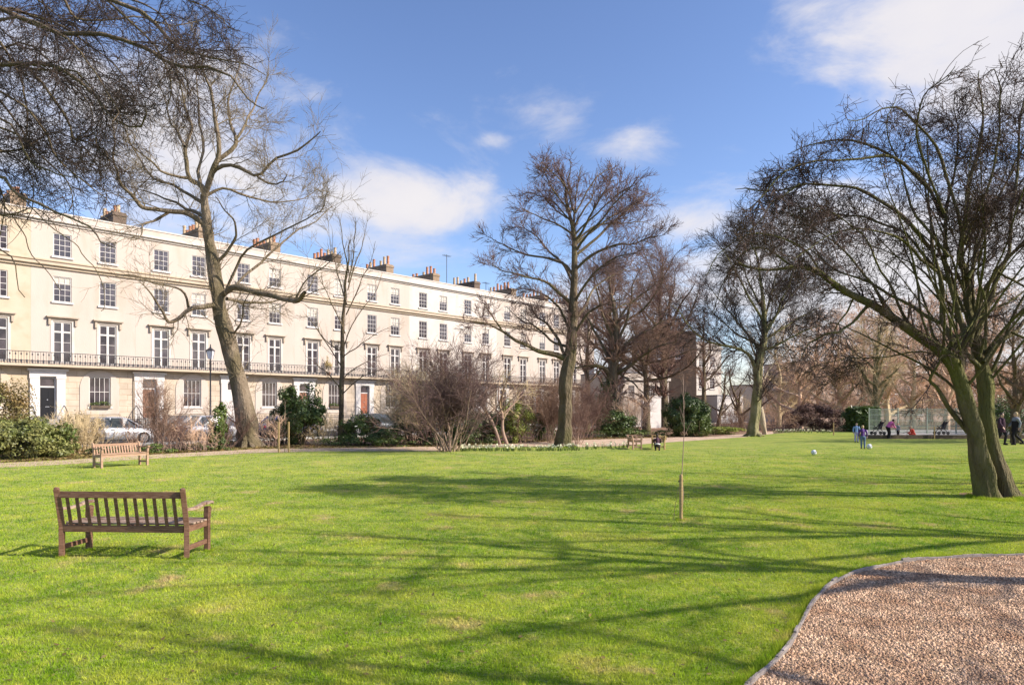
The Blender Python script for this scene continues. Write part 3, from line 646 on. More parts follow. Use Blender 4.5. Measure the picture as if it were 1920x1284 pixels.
def house(i, label, colour='stucco', ground='rust', door_mat=None, seed=0, arched_door=False, extra=None):
    rng = random.Random(seed); uc = U0 + PITCH * i
    e = empty('terraced_house', Fp(uc, 0, 0), label, 'house', 'houses of the long cream terrace', ROT)
    H = PITCH / 2 - .001; wx = (-1.43, 1.43); top = 15.45
    wins = [(x - .55, x + .55, z0, z1) for x in wx for z0, z1 in ((5.12, 7.95), (9.35, 11.1), (12.5, 14.1))]
    b = MB(); grid_wall(b, -H, H, 4.75, top, wins); b.box(-H, H, .26, 10.5, 4.76, 15.0)
    b.quad((-H, 0, top), (H, 0, top), (H, .3, top), (-H, .3, top)); b.quad((H, .3, 14.9), (-H, .3, 14.9), (-H, .3, top), (H, .3, top))
    b.quad((-H, .3, 4.75), (-H, 0, 4.75), (-H, 0, top), (-H, .3, top)); b.quad((H, 0, 4.75), (H, .3, 4.75), (H, .3, top), (H, 0, top))
    b.build('wall', M[colour], e)
    dx = -2.32
    b = MB(); grid_wall(b, -H, H, .0, 4.75, [(dx - .50, dx + .50, 1.2, 4.12), (.9 - .69, .9 + .69, 2.05, 4.2)]); b.box(-H, H, .26, 10.5, 0, 4.755)
    b.quad((-H, .3, 0), (-H, 0, 0), (-H, 0, 4.75), (-H, .3, 4.75)); b.quad((H, 0, 0), (H, .3, 0), (H, .3, 4.75), (H, 0, 4.75))
    b.build('ground_storey', M[ground], e)
    b = MB(); b.box(-H, H, .31, 10.4, 15.0, 15.12); b.build('roof', M['lead'], e)
    b = MB(); b.box(-H, H, -.14, 0, 11.62, 11.80); b.box(-H, H, -.30, 0, 11.801, 11.95); b.box(-H, H, -.10, 0, 12.10, 12.2); b.build('cornice', M['trim'], e)
    b = MB(); b.box(-H, H, -.10, 0, 14.70, 14.86); b.box(-H, H, -.26, 0, 14.861, 15.02); b.box(-H, H, -.05, .33, 15.46, 15.56); b.build('parapet_moulding', M['stucco_w'], e)
    for x in wx:
        w = window(e, x, 5.12, .55, 2.83, 'french', rng, sill=False, blind=0)
        b = MB(); b.box(x - .98, x + .98, -.26, 0, 8.22, 8.31); b.box(x - .88, x + .88, -.12, 0, 8.10, 8.219)
        for s in (-1, 1): b.box(x + s * .80 - .07, x + s * .80 + .07, -.16, 0, 7.72, 8.099)
        b.build('window_hood', M['hood'], e)
        b = MB(); b.box(x - .72, x - .56, -.035, 0, 5.0, 8.0); b.box(x + .56, x + .72, -.035, 0, 5.0, 8.0); b.box(x - .72, x + .72, -.036, 0, 8.001, 8.09); b.build('architrave', M['stucco_w'], e)
        window(e, x, 9.35, .55, 1.75, 'sash', rng, blind=rng.choice([0, 0, 0, .3, .45]))
        window(e, x, 12.5, .55, 1.6, 'sash', rng, blind=rng.choice([0, 0, .4, .5, .9]) if i > 1 else 0)
    g = window(e, .9, 2.05, .69, 2.15, 'wide', rng)
    # arched surround of the ground floor window
    b = MB(); n = 20; X0, X1 = .9 - 1.28, .9 + 1.28
    def topz(x): return 3.55 + 1.12 * math.sqrt(max(0, 1 - ((x - .9) / 1.28) ** 2))
    xs = sorted({X0 + (X1 - X0) * k / n for k in range(n + 1)} | {.9 - .70, .9 + .70}); y = -.05
    for k in range(len(xs) - 1):
        a, c = xs[k], xs[k + 1]; m_ = (a + c) / 2
        if abs(m_ - .9) < .70:
            b.quad((a, y, 1.5), (c, y, 1.5), (c, y, 1.9), (a, y, 1.9)); b.quad((a, y, 4.21), (c, y, 4.21), (c, y, topz(c)), (a, y, topz(a)))
        else: b.quad((a, y, 1.5), (c, y, 1.5), (c, y, topz(c)), (a, y, topz(a)))
        b.quad((a, y, topz(a)), (c, y, topz(c)), (c, 0, topz(c)), (a, 0, topz(a)))
    for x in (X0, X1, .2, 1.6): b.quad((x, y, 1.5), (x, 0, 1.5), (x, 0, 3.55), (x, y, 3.55))
    b.build('arched_window_surround', M[colour], e)
    # door and its surround
    b = MB()
    for s in (-1, 1): b.box(dx + s * .78 - .26, dx + s * .78 + .26, -.14, 0, .9, 4.14); b.box(dx + s * .78 - .30, dx + s * .78 + .30, -.17, -.002, 3.98, 4.139)
    b.box(dx - 1.08, dx + 1.08, -.16, 0, 4.141, 4.50); b.box(dx - 1.2, dx + 1.2, -.28, 0, 4.501, 4.66); b.build('door_surround', M['white'], e)
    d = MB(); d.box(dx - .42, dx + .42, .08, .115, 1.22, 3.36)
    for zz in ((1.35, 1.95), (2.15, 2.45), (2.6, 3.2)):
        for s in (-1, 1): d.box(dx + s * .2 - .14, dx + s * .2 + .14, .066, .08, *zz)
    dm = door_mat or M['iron']; do = d.build('door', dm, e)
    h_ = MB(); h_.ell((dx, .05, 2.52), (.05, .03, .05), 8, 6); h_.box(dx - .12, dx + .12, .058, .0655, 2.02, 2.07); h_.build('handle', M['rim'], do)
    f = MB(); f.box(dx - .5, dx - .421, .05, .1, 1.2, 4.12); f.box(dx + .421, dx + .5, .05, .1, 1.2, 4.12); f.box(dx - .42, dx + .42, .05, .1, 3.37, 3.47); f.box(dx - .42, dx + .42, .05, .1, 4.04, 4.12); fo = f.build('door_frame', M['white'], e)
    p = MB(); p.box(dx - .42, dx + .42, .09, .11, 3.471, 4.039); p.build('fanlight', M['glass'], fo)
    s_ = MB()
    for k in range(6): s_.box(dx - .85, dx + .85, -2.0 + k * .30, -2.0 + (k + 1) * .30 - .001, .13, .13 + .178 * (k + 1))
    s_.box(dx - .85, dx + .85, -.20, -.001, .13, 1.199); s_.build('doorstep', M['concrete'], e)
    r = MB()
    for s in (-1, 1):
        x = dx + s * .95; r.bar((x, -2.0, .13), (x, -2.0, 1.15), .04, .04); pts = [(x, -2.0, 1.15), (x, -1.2, 1.45), (x, -.6, 1.95), (x, -.1, 2.15)]
        for a, c in zip(pts, pts[1:]): r.bar(a, c, .045, .04)
        for k in range(7):
            t = k / 7; yy = -1.9 + 1.75 * t; zt = 1.15 + 1.0 * t; r.bar((x, yy, .25 + .9 * t), (x, yy, zt), .018, .018)
    r.build('step_handrail', M['iron'], e)
    r = MB()
    for a, c in ((dx + .98, H), (-H, dx - .98)) if dx - .98 > -H else ((dx + .98, H),):
        n_ = int((c - a) / .14)
        for k in range(n_ + 1):
            x = a + (c - a) * k / max(1, n_); r.bar((x, -2.05, .13), (x, -2.05, 1.28), .022, .022); r.bar((x, -2.05, 1.28), (x, -2.05, 1.36), .04, .012)
        r.bar((a, -2.05, 1.15), (c, -2.05, 1.15), .03, .04); r.bar((a, -2.05, .25), (c, -2.05, .25), .03, .04)
    r.build('area_railing', M['iron'], e)
    # balcony
    b = MB(); b.box(-H, H, -.80, 0, 4.78, 4.93)
    bo = b.build('balcony', M['trim'], e)
    r = MB(); n_ = 42
    for k in range(n_):
        x = -H + (k + .5) * 2 * H / n_; r.bar((x, -.75, 4.93), (x, -.75, 5.72), .02, .02)
        if k % 2: r.box(x - .05, x + .05, -.765, -.735, 5.02, 5.2); r.box(x - .04, x + .04, -.765, -.735, 5.5, 5.62)
    r.bar((-H, -.75, 5.74), (H, -.75, 5.74), .05, .04); r.bar((-H, -.75, 5.0), (H, -.75, 5.0), .03, .03); r.build('railing', M['iron'], bo)
    # chimney on the right party wall
    b = MB(); cz = 16.95; b.box(H - .5, H + .45, 3.2, 7.6, 14.9, cz); b.box(H - .56, H + .51, 3.14, 7.66, cz + .001, cz + .16); b.box(H - .5, H + .45, 3.2, 7.6, cz + .161, cz + .30)
    co = b.build('chimney', M['stock'] if i % 3 else M['darkbrick'], e)
    for k in range(7):
        if rng.random() < .12: continue
        pb = MB(); hh = rng.choice([.45, .6, .7, .95]); pb.lathe([(.17, 0), (.185, .06), (.15, .1), (.135, hh - .1), (.165, hh - .06), (.15, hh)], (H - .02, 3.55 + k * .62, cz + .30), 8)
        pb.build('chimney_pot', M['pot'] if rng.random() < .6 else M['pot2'], co)
    if i in (4, 6, 7):
        a = MB(); zt = {4: 18.2, 6: 19.9, 7: 17.6}[i]; x, y_ = -1.0, 4.0; a.bar((x, y_, 15.1), (x, y_, zt), .05, .05); a.bar((x - .6, y_, zt - .15), (x + .6, y_, zt - .15), .03, .03)
        for k in range(6): a.bar((x - .5 + k * .2, y_ - .3, zt - .15), (x - .5 + k * .2, y_ + .3, zt - .15), .02, .02)
        a.build('aerial', M['iron'], e)
    # rainwater pipe
    if i % 2 == 0:
        a = MB(); a.tube([(H - .12, -.06, .3), (H - .12, -.06, 4.7)], .05, 8); a.build('drainpipe', M['trim'], e)
    return e
black = M['blackdoor']; brownd = mat('brown_door_paint', (.22, .11, .07), .5, (.27, .14, .09), 3); redd = mat('red_brown_door_paint', (.30, .10, .055), .4, (.35, .13, .07), 3)
LB = [(-2, 'cream terraced house cut by the left edge of the photo, behind the laurel', 'stucco_y', 'rust_y', black),
      (-1, 'yellow tinted terraced house left of the house with the black front door', 'stucco_y', 'rust_y', black),
      (0, 'cream terraced house with a black front door behind the brown twiggy shrub', 'stucco', 'rust', black),
      (1, 'cream terraced house with a brown front door right behind the clear silver car', 'stucco', 'rust', brownd),
      (2, 'cream terraced house seen behind the leaning trunk of the tall pale tree', 'stucco', 'rust', M['white']),
      (3, 'cream terraced house behind the broad dark evergreen bush, a golden potted shrub on its balcony', 'stucco', 'rust', brownd),
      (4, 'cream terraced house with a red brown front door just right of the slim young tree', 'stucco', 'rust', redd),
      (5, 'cream terraced house behind the left half of the big purple-brown bare shrub', 'stucco_w', 'rust', black),
      (6, 'cream terraced house behind the right half of the big purple-brown bare shrub', 'stucco_w', 'rust', brownd),
      (7, 'cream terraced house behind the leaning small trees, two houses left of the central tree', 'stucco', 'rust', black),
      (8, 'cream terraced house just left of the central tree trunk, last with a clear facade', 'stucco', 'rust', redd),
      (9, 'far end house of the cream terrace, glimpsed behind the central tree trunk', 'stucco', 'rust', black)]
for i, lab, c, g, dm in LB: house(i, lab, c, g, dm, seed=i + 50)

def flower_pot():
    p = Fp(U0 + 3 * PITCH + -.05, .45, 0); e = empty('potted_shrub', (p[0], p[1], 4.935), 'golden conical potted shrub standing on the balcony between two tall windows', 'potted plant')
    b = MB(); b.lathe([(.14, 0), (.2, .3), (.22, .32), (.2, .33)], k=10); b.build('pot', M['pot'], e)
    rng = np.random.default_rng(3); V, F = leaf_cloud(rng, (0, 0, 1.0), (.36, .36, .75), 900, .08, 20, .35, .3); mesh_np('foliage', V, [F], M['leaf_gold'], e)
flower_pot()
def window_boxes():
    for i, w in ((0, 'brown'), (3, 'green')):
        c = Vector(Fp(U0 + i * PITCH + .9, .14, 1.95)); e = empty('window_box', c, 'planted window box on the ground floor window of the house ' + ('with the black door' if i == 0 else 'behind the broad evergreen bush'), 'window box', rz=ROT)
        b = MB(); b.box(-.62, .62, -.12, .12, 0, .2); b.build('box', M['timber'], e)
        V, F = leaf_cloud(np.random.default_rng(i), (0, 0, .3), (.6, .16, .2), 500, .07, 14, .4, .3); mesh_np('foliage', V, [F], M['leaf_mid'], e)
window_boxes()

# ------------------------------------------------------------------ far buildings
def block(name, label, x, y, rz, w, d, h, m, wins, roof=None, cat='building', cornice=None, winmat=None, ww=.5, wh=1.6, group=None):
    e = empty(name, (x, y, 0), label, cat, group, rz)
    hol = [(cx - ww, cx + ww, z, z + wh) for cx, z in wins]
    b = MB(); grid_wall(b, 0, w, 0, h, hol); b.box(0, w, .26, d, 0, h - .01)
    b.quad((0, .3, 0), (0, 0, 0), (0, 0, h), (0, .3, h)); b.quad((w, 0, 0), (w, .3, 0), (w, .3, h), (w, 0, h)); b.quad((0, 0, h), (w, 0, h), (w, .3, h), (0, .3, h)); b.build('wall', m, e)
    rng = random.Random(int(w * 7))
    for cx, z in wins: window(e, cx, z, ww, wh, 'sash', rng)
    if cornice:
        b = MB()
        for z in cornice: b.box(-.1, w + .1, -.25, 0, z, z + .3)
        b.build('cornice', M['stucco_w'], e)
    b = MB(); b.box(-.05, w + .05, -.05, d, h + .001, h + .14); b.build('roof', M['lead'], e)
    return e
def far_buildings():
    # low stucco building and garden wall at the end of the terrace
    p = AT(1168, 800, 76); block('low_house', 'low cream two storey house with a flat parapet, right of the ivy clad trunk', p[0], p[1], R(30), 6.8, 8, 5.9, M['stucco'], [(1.2, 3.2), (4.2, 3.2)], cornice=[5.1], ww=.45, wh=1.3, cat='house')
    b = MB(); b.box(0, 2.6, 0, 1.2, 5.9, 7.6); e = tag(b.build('chimney_block', M['stucco']), 'squat cream chimney block rising over the low house parapet', 'chimney'); e.location = (p[0] + .8, p[1] + 1.5, .15)
    p = AT(1206, 800, 66); b = MB(); b.box(0, 2.5, 0, .3, 0, 3.0); b.box(-.06, 2.56, -.06, .36, 3.001, 3.12); o = tag(b.build('garden_wall', M['white']), 'bright white garden wall left of the round evergreen bush', 'wall'); o.location = (p[0], p[1], 0); o.rotation_euler.z = R(35)
    # tall brown brick flank
    p = AT(1205, 800, 92); block('brick_building', 'tall dark brick building with blank side wall behind the twigs', p[0], p[1], R(-3), 7.1, 12, 12.2, M['darkbrick'], [(2.0, 8.6), (4.9, 8.6)], cat='building')
    # white terrace returning
    p = AT(1306, 800, 100); w = [(x, z) for x in (1.0, 3.4) for z in (1.5, 4.8, 8.0)]
    block('white_building', 'white stucco building with small windows between the brick flank and the mid tree', p[0], p[1], R(33), 5.4, 10, 11.6, M['stucco_w'], w, cornice=[7.2, 10.7], cat='building')
    p = AT(1345, 800, 92); w = [(x, z) for x in (1.2, 3.8) for z in (.9,)]
    block('white_outbuilding', 'low white outbuilding behind the small leaning trees', p[0], p[1], R(32), 5.2, 6, 3.6, M['white'], w, cat='building')
    p = AT(1432, 800, 96); block('white_villa', 'small white villa seen right of the mid lawn tree', p[0], p[1], R(32), 3.6, 6, 5.2, M['stucco_w'], [(1.0, 1.0), (2.3, 1.0)], cat='building')
    x = 36.5; k = 0
    labs = ['brown brick terraced house beyond the trees, nearest to the mid lawn tree', 'second brown brick house beyond the trees, above the round brown bush', 'brown brick house beyond the trees, above the clipped dark hedge',
            'brown brick house beyond the trees, behind the green mesh fence', 'brown brick house beyond the trees, behind the big mossy trunk', 'brown brick house beyond the trees at the right edge']
    for k in range(6):
        w = 12.5; ws = [(1.6 + 2.3 * i, z) for i in range(5) for z in (1.0, 4.0)]
        block('brick_house', labs[k], 41 + k * 12.35, 94 + k * 3.6, R(16), w, 10, 8.4 - (k % 2) * .5, M['redbrick'], ws, cornice=[7.5 - (k % 2) * .5], cat='house', group='brown brick houses across the square')
far_buildings()

# ------------------------------------------------------------------ street lamp
def street_lamp():
    x, y, _ = Fp(8.9, 4.2); e = empty('street_lamp', (x, y, .13), 'black iron street lamp with a four sided glass lantern on the far pavement', 'street lamp')
    b = MB(); b.lathe([(.16, 0), (.16, .25), (.12, .3), (.12, .9), (.14, .95), (.075, 1.1), (.06, 3), (.05, 5.3), (.09, 5.35), (.05, 5.42), (.05, 5.5)], k=10); b.bar((-.3, 0, 5.1), (.3, 0, 5.1), .03, .03); b.build('post', M['iron'], e, True)
    b = MB()
    n = 4; r0, r1 = .17, .30; z0, z1 = 5.5, 6.12
    P = lambda r, z, j: (r * math.cos(R(45 + 90 * j)), r * math.sin(R(45 + 90 * j)), z)
    for j in range(4): b.quad(P(r0, z0, j), P(r0, z0, j + 1), P(r1, z1, j + 1), P(r1, z1, j))
    b.build('lantern_glass', M['lantern'], e)
    b = MB()
    for j in range(4): b.bar(P(r0 + .01, z0, j), P(r1 + .01, z1, j), .03, .03); b.bar(P(r1 + .01, z1, j), P(r1 + .01, z1, j + 1), .04, .04)
    for j in range(4): b.add([P(r1 + .08, z1, j), P(r1 + .08, z1, j + 1), (0, 0, z1 + .28)], [(0, 1, 2)])
    b.lathe([(.05, z1 + .24), (.07, z1 + .3), (.03, z1 + .36), (.05, z1 + .42), (.01, z1 + .5)], k=8); b.build('lantern_roof', M['iron'], e)
street_lamp()

# ------------------------------------------------------------------ cars
def car(u, v, rz, label, paint, L=4.25, H=1.46, van=0.0):
    x, y, _ = Fp(u, v); e = empty('parked_car', (x, y, .012), label, 'car', 'cars parked along the garden side of the street', rz)
    hl = L / 2; W = .87
    # body: cross-sections along x; (x, zbottom, zshoulder, halfwidth)
    st = [(-hl, .42, .62, .62), (-hl + .07, .30, .84, .76), (-hl + .35, .24, .93, .84), (-hl + 1.0, .22, .95, W), (-.2, .20, .93, W), (.7, .22, .91, W), (hl - 1.05, .22, .88, W), (hl - .5, .24, .78, .84), (hl - .12, .30, .66, .76), (hl, .42, .56, .60)]
    b = MB(); n = len(st)
    for X, zb, zs, w in st:
        b.v += [(X, -w * .92, zb), (X, -w, (zb + zs) / 2), (X, -w * .96, zs - .06), (X, -w * .84, zs), (X, w * .84, zs), (X, w * .96, zs - .06), (X, w, (zb + zs) / 2), (X, w * .92, zb)]
    for i in range(n - 1):
        for j in range(8): b.f.append((i * 8 + j, i * 8 + (j + 1) % 8, (i + 1) * 8 + (j + 1) % 8, (i + 1) * 8 + j))
    b.f.append(tuple(range(8))[::-1]); b.f.append(tuple((n - 1) * 8 + j for j in range(8)))
    # roof shell
    rf = [(-hl + .45, .95, .70), (-hl + .95, H - .04, .58), (-hl + 1.7, H, .60), (.25, H - .01, .60), (.55, H - .08, .60), (1.22, .90, .70)]
    o = b.build('body', paint, e, True)
    g = MB()
    for X, z, w in rf: g.v += [(X, -w - (.12 if z < 1.1 else 0), min(z, .93)), (X, -w, z), (X, w, z), (X, w + (.12 if z < 1.1 else 0), min(z, .93))]
    g = MB(); xs = [(-hl + .45, -hl + .95), (-hl + .95, -hl + 1.7), (-hl + 1.7, .25), (.25, .55), (.55, 1.22)]
    def zr(X): return np.interp(X, [a[0] for a in rf], [a[1] for a in rf])
    def wr(X): return np.interp(X, [a[0] for a in rf], [a[2] for a in rf])
    X = [a[0] for a in rf]; base = .91
    roof = MB()
    for a, c in zip(X[1:4], X[2:5]):
        roof.add([(a, -wr(a) - .02, zr(a) - .05), (c, -wr(c) - .02, zr(c) - .05), (c, -wr(c) + .08, zr(c) + .01), (a, -wr(a) + .08, zr(a) + .01), (a, wr(a) - .08, zr(a) + .01), (c, wr(c) - .08, zr(c) + .01), (c, wr(c) + .02, zr(c) - .05), (a, wr(a) + .02, zr(a) - .05)],
                 [(0, 1, 2, 3), (3, 2, 5, 4), (4, 5, 6, 7)])
    for s in (-1, 1):
        for a, c, t in ((X[0], X[1], .09), (X[5], X[4], .07), (-hl + 1.55, -hl + 1.5, .05), (.0 - .35, .0 - .33, .05)):
            roof.bar((a, s * (.80 if zr(a) < 1.1 else wr(a) + .02), base if zr(a) < 1.1 else base), (c, s * (wr(c) + .015), zr(c) - .03), t, t)
    roof.build('roof', paint, e, True)
    for s in (-1, 1):
        for a, c in zip(X[:-1], X[1:]):
            g.quad((a, s * (.79), base - .02), (c, s * .79, base - .02), (c, s * wr(c), zr(c) - .03), (a, s * wr(a), zr(a) - .03))
    g.quad((X[0], -.72, base), (X[0], .72, base), (X[1], wr(X[1]), zr(X[1])), (X[1], -wr(X[1]), zr(X[1]))); g.quad((X[5], -.72, base), (X[5], .72, base), (X[4], wr(X[4]), zr(X[4])), (X[4], -wr(X[4]), zr(X[4])))
    g.build('windows', M['carglass'], e)
    for X_ in (-hl + .78, hl - .85):
        for s in (-1, 1):
            t = MB(); t.lathe([(.20, -.1), (.31, -.1), (.325, -.06), (.325, .06), (.31, .1), (.20, .1)], (X_, s * .80, .32), 18, 'y'); w = t.build('wheel', M['tyre'], e, True)
            t = MB(); t.lathe([(.03, -.112), (.20, -.105), (.21, .105), (.03, .112)], (X_, s * .80, .32), 14, 'y'); t.build('rim', M['rim'], w)
    for s in (-1, 1):
        t = MB(); t.ell((hl - .13, s * .58, .64), (.10, .15, .075), 10, 6); t.build('headlight', M['lamp_white'], e, True)
        t = MB(); t.ell((-hl + .07, s * .62, .74), (.06, .13, .09), 10, 6); t.build('tail_light', M['lamp_red'], e, True)
        t = MB(); t.ell((.95, s * .95, .98), (.07, .09, .06), 8, 6); t.build('wing_mirror', paint, e, True)
    t = MB()
    for s in (-1, 1): t.box(-.35, -.15, s * .875 - .01, s * .875 + .01, .76, .79); 
    t.box(-hl + .9, hl - 1.1, -.885, -.86, .20, .26); t.box(-hl + .9, hl - 1.1, .86, .885, .20, .26); t.build('side_trim', M['tyre'], e)
    t = MB(); t.box(hl - .02, hl + .012, -.26, .26, .42, .52); t.build('number_plate', M['plate'], e)
    return e
car(-.9, 14.3, ROT, 'silver hatchback parked behind the bare shrubs, its nose towards the brown shrub', M['silver'])
car(4.7, 14.3, ROT, 'silver car half hidden by twigs, just left of the tall pale trunk', M['silver'], 4.1, 1.5)
car(9.6, 14.3, ROT, 'dark blue car between the tall pale trunk and the evergreen bush', M['bluecar'])
car(15.8, 14.3, ROT + math.pi, 'dark grey estate car behind the low green bushes right of the slim tree', M['greycar'], 4.5, 1.55)
car(23.0, 14.3, ROT, 'black car hidden behind the big purple-brown shrub', M['greycar'], 4.3, 1.48)
car(6.9, 5.9, ROT, 'dark green-grey car across the street beside the lamp post', M['greycar'], 4.3, 1.45)

# ================================================================== BENCHES
def bench(name, label, p1, p2, m, mt, group='wooden park benches', h=.93, depth=.56, nsl=12):
    """p1,p2: ground points of the two rear posts; the seat side lies to the left of p1->p2"""
    a = Vector((*p1, 0)); b_ = Vector((*p2, 0)); L = (b_ - a).length; rz = math.atan2(b_.y - a.y, b_.x - a.x)
    e = empty(name, a, label, 'bench', group, rz); T = .065
    def post(pts, w=T):
        b = MB()
        for p, q in zip(pts, pts[1:]): b.bar(p, q, w, w, (0, 1, 0))
        return b
    for x in (0, L):
        b = MB(); b.tube([(x, .0, .0), (x, .0, .42), (x, -.045, .66), (x, -.10, h - .02)], .045, 4); 
        for q in range(4): pass
        b.ell((x, -.10, h - .018), (.034, .034, .022), 8, 6); b.build('rear_leg', m, e, bevel=.004)
        b = MB(); b.box(x - T / 2, x + T / 2, depth - T, depth, 0, .61); b.bar((x, depth - T / 2, .46), (x, depth - T * .2, .60), T * .98, T * 1.3); b.build('front_leg', m, e, bevel=.004)
        b = MB(); pts = [(x, -.02, .645), (x, .12, .63), (x, .28, .635), (x, .44, .66), (x, depth + .03, .665), (x, depth + .075, .645)]
        for p, q, w in zip(pts, pts[1:], (.055, .055, .065, .085, .085)): b.bar(p, q, w, .035)
        b.build('arm_rest', mt, e, bevel=.004)
        b = MB(); b.bar((x, T / 2, .14), (x, depth - T, .14), .03, .06); b.build('side_stretcher', m, e); b = MB(); b.bar((x, .03, .385), (x, depth - T, .385), .035, .075); b.build('seat_rail', m, e)
    b = MB(); b.bar((T / 2, -.085, h - .095), (L - T / 2, -.085, h - .095), .035, .085, (0, .15, 1)); b.bar((T / 2, 0.0, .385), (L - T / 2, 0.0, .385), .045, .085)
    for k in range(nsl):
        x = T + (L - 2 * T) * (k + .5) / nsl; b.bar((x, -.004, .42), (x, -.082, h - .13), .042, .016, (0, 1, 0))
    b.build('backrest', m, e, bevel=.003)
    b = MB()
    for k in range(6): y = .055 + k * (depth - .07) / 5.2; b.box(-.0 if 0 else T / 2 + .002 if k in (0, 5) else -.03, L - T / 2 - .002 if k in (0, 5) else L + .03, y - .03 + .0, y + .03, .424 + .004 * abs(k - 3), .446 + .004 * abs(k - 3))
    b.build('seat', mt, e, bevel=.003)
    b = MB(); b.bar((T / 2, depth - T / 2, .385), (L - T / 2, depth - T / 2, .385), .03, .07); b.build('front_rail', m, e)
    b = MB(); b.bar((L / 2, .03, .39), (L / 2, depth - T, .39), .04, .05); b.build('seat_bearer', m, e)
    return e
bench('park_bench', 'dark teak bench close by on the lawn, its slatted back to the viewer', G(116, 1045), G(350, 1048), M['teak'], M['teak_top'])
q1, q2 = Vector(G(262, 871)), Vector(G(177, 877)); q2 = q1 + (q2 - q1).normalized() * 1.5
bench('park_bench', 'orange weathered bench by the path in front of the shrubs, facing the lawn', q1, q2, M['oldwood'], M['oldwood'], h=.82, depth=.5, nsl=15)
a = Vector(G(1187, 843)); bench('park_bench', 'small orange brown bench seen end-on across the lawn, left of the crouching person', a + Vector((0, 1.3)), a, M['oldwood'], M['oldwood'], h=.62, depth=.42, nsl=8)
a = Vector(G(1246, 843)); bench('park_bench', 'pale wooden bench end right beside the crouching dark coated person', a, a + Vector((0, 1.2)), M['stake'], M['stake'], h=.60, depth=.36, nsl=8)

# ================================================================== STAKED SAPLINGS
def sapling(label, gx, gy, h, sh, two=False, seed=1, hero=False):
    x, y = G(gx, gy); rng = np.random.default_rng(seed); e = empty('staked_sapling', (x, y, 0), label, 'young tree', 'staked young trees')
    for s in ((0,) if not two else (-.22, .22)):
        b = MB(); b.lathe([(.03, 0), (.032, sh - .03), (.022, sh)], (s, 0, 0), 8) if hero else b.box(s - .03, s + .03, -.03, .03, 0, sh); o = b.build('stake', M['stake'], e)
    b = MB(); b.tube([(-.02 + .03, .05, 0), (.05, .05, sh * .5), (.03, .06, sh), (.07, .06, h * .6), (.05, .05, h * .85), (.06, .05, h)], [.011, .009, .008, .006, .0045, .002], 6); b.build('stem', M['twig_grey'], e, True)
    P, Rr = resample([(.03, .06, sh), (.07, .06, h * .6), (.05, .05, h * .85), (.06, .05, h)], [.010, .008, .006, .003], 10)
    c = grow(rng, P[None], Rr[None], 11, (.15, .4), (15, 35), 5, .6, .2, up=.1, wig=.05, rmin=.003); V, F = tubes([c], 4); mesh_np('twigs', V, F, M['twig_grey'], e)
    if hero:
        b = MB(); b.tube([(-.13, .0, 0), (-.10, .01, .25), (-.05, .02, .5), (-.0, .03, .62)], [.005, .005, .004, .003], 5); b.build('loose_tie', M['stake'], e)
        b = MB(); b.bar((-.04, .0, sh - .12), (.05, .06, sh - .12), .02, .03); b.build('tree_tie', M['tyre'], e)
sapling('bare sapling tied to a short round stake, alone in the middle of the lawn', 1277, 975, 2.55, .80, hero=True)
sapling('slim sapling between two pale stakes beside the path, right of the tall pale trunk', 532, 848, 2.2, 1.35, two=True, seed=4)
sapling('thin young tree standing at the far lawn edge left of the dark hedge', 1563, 816, 5.2, .9, seed=8)
sapling('small staked tree in front of the green mesh fence', 1752, 823, 3.0, .8, seed=9)

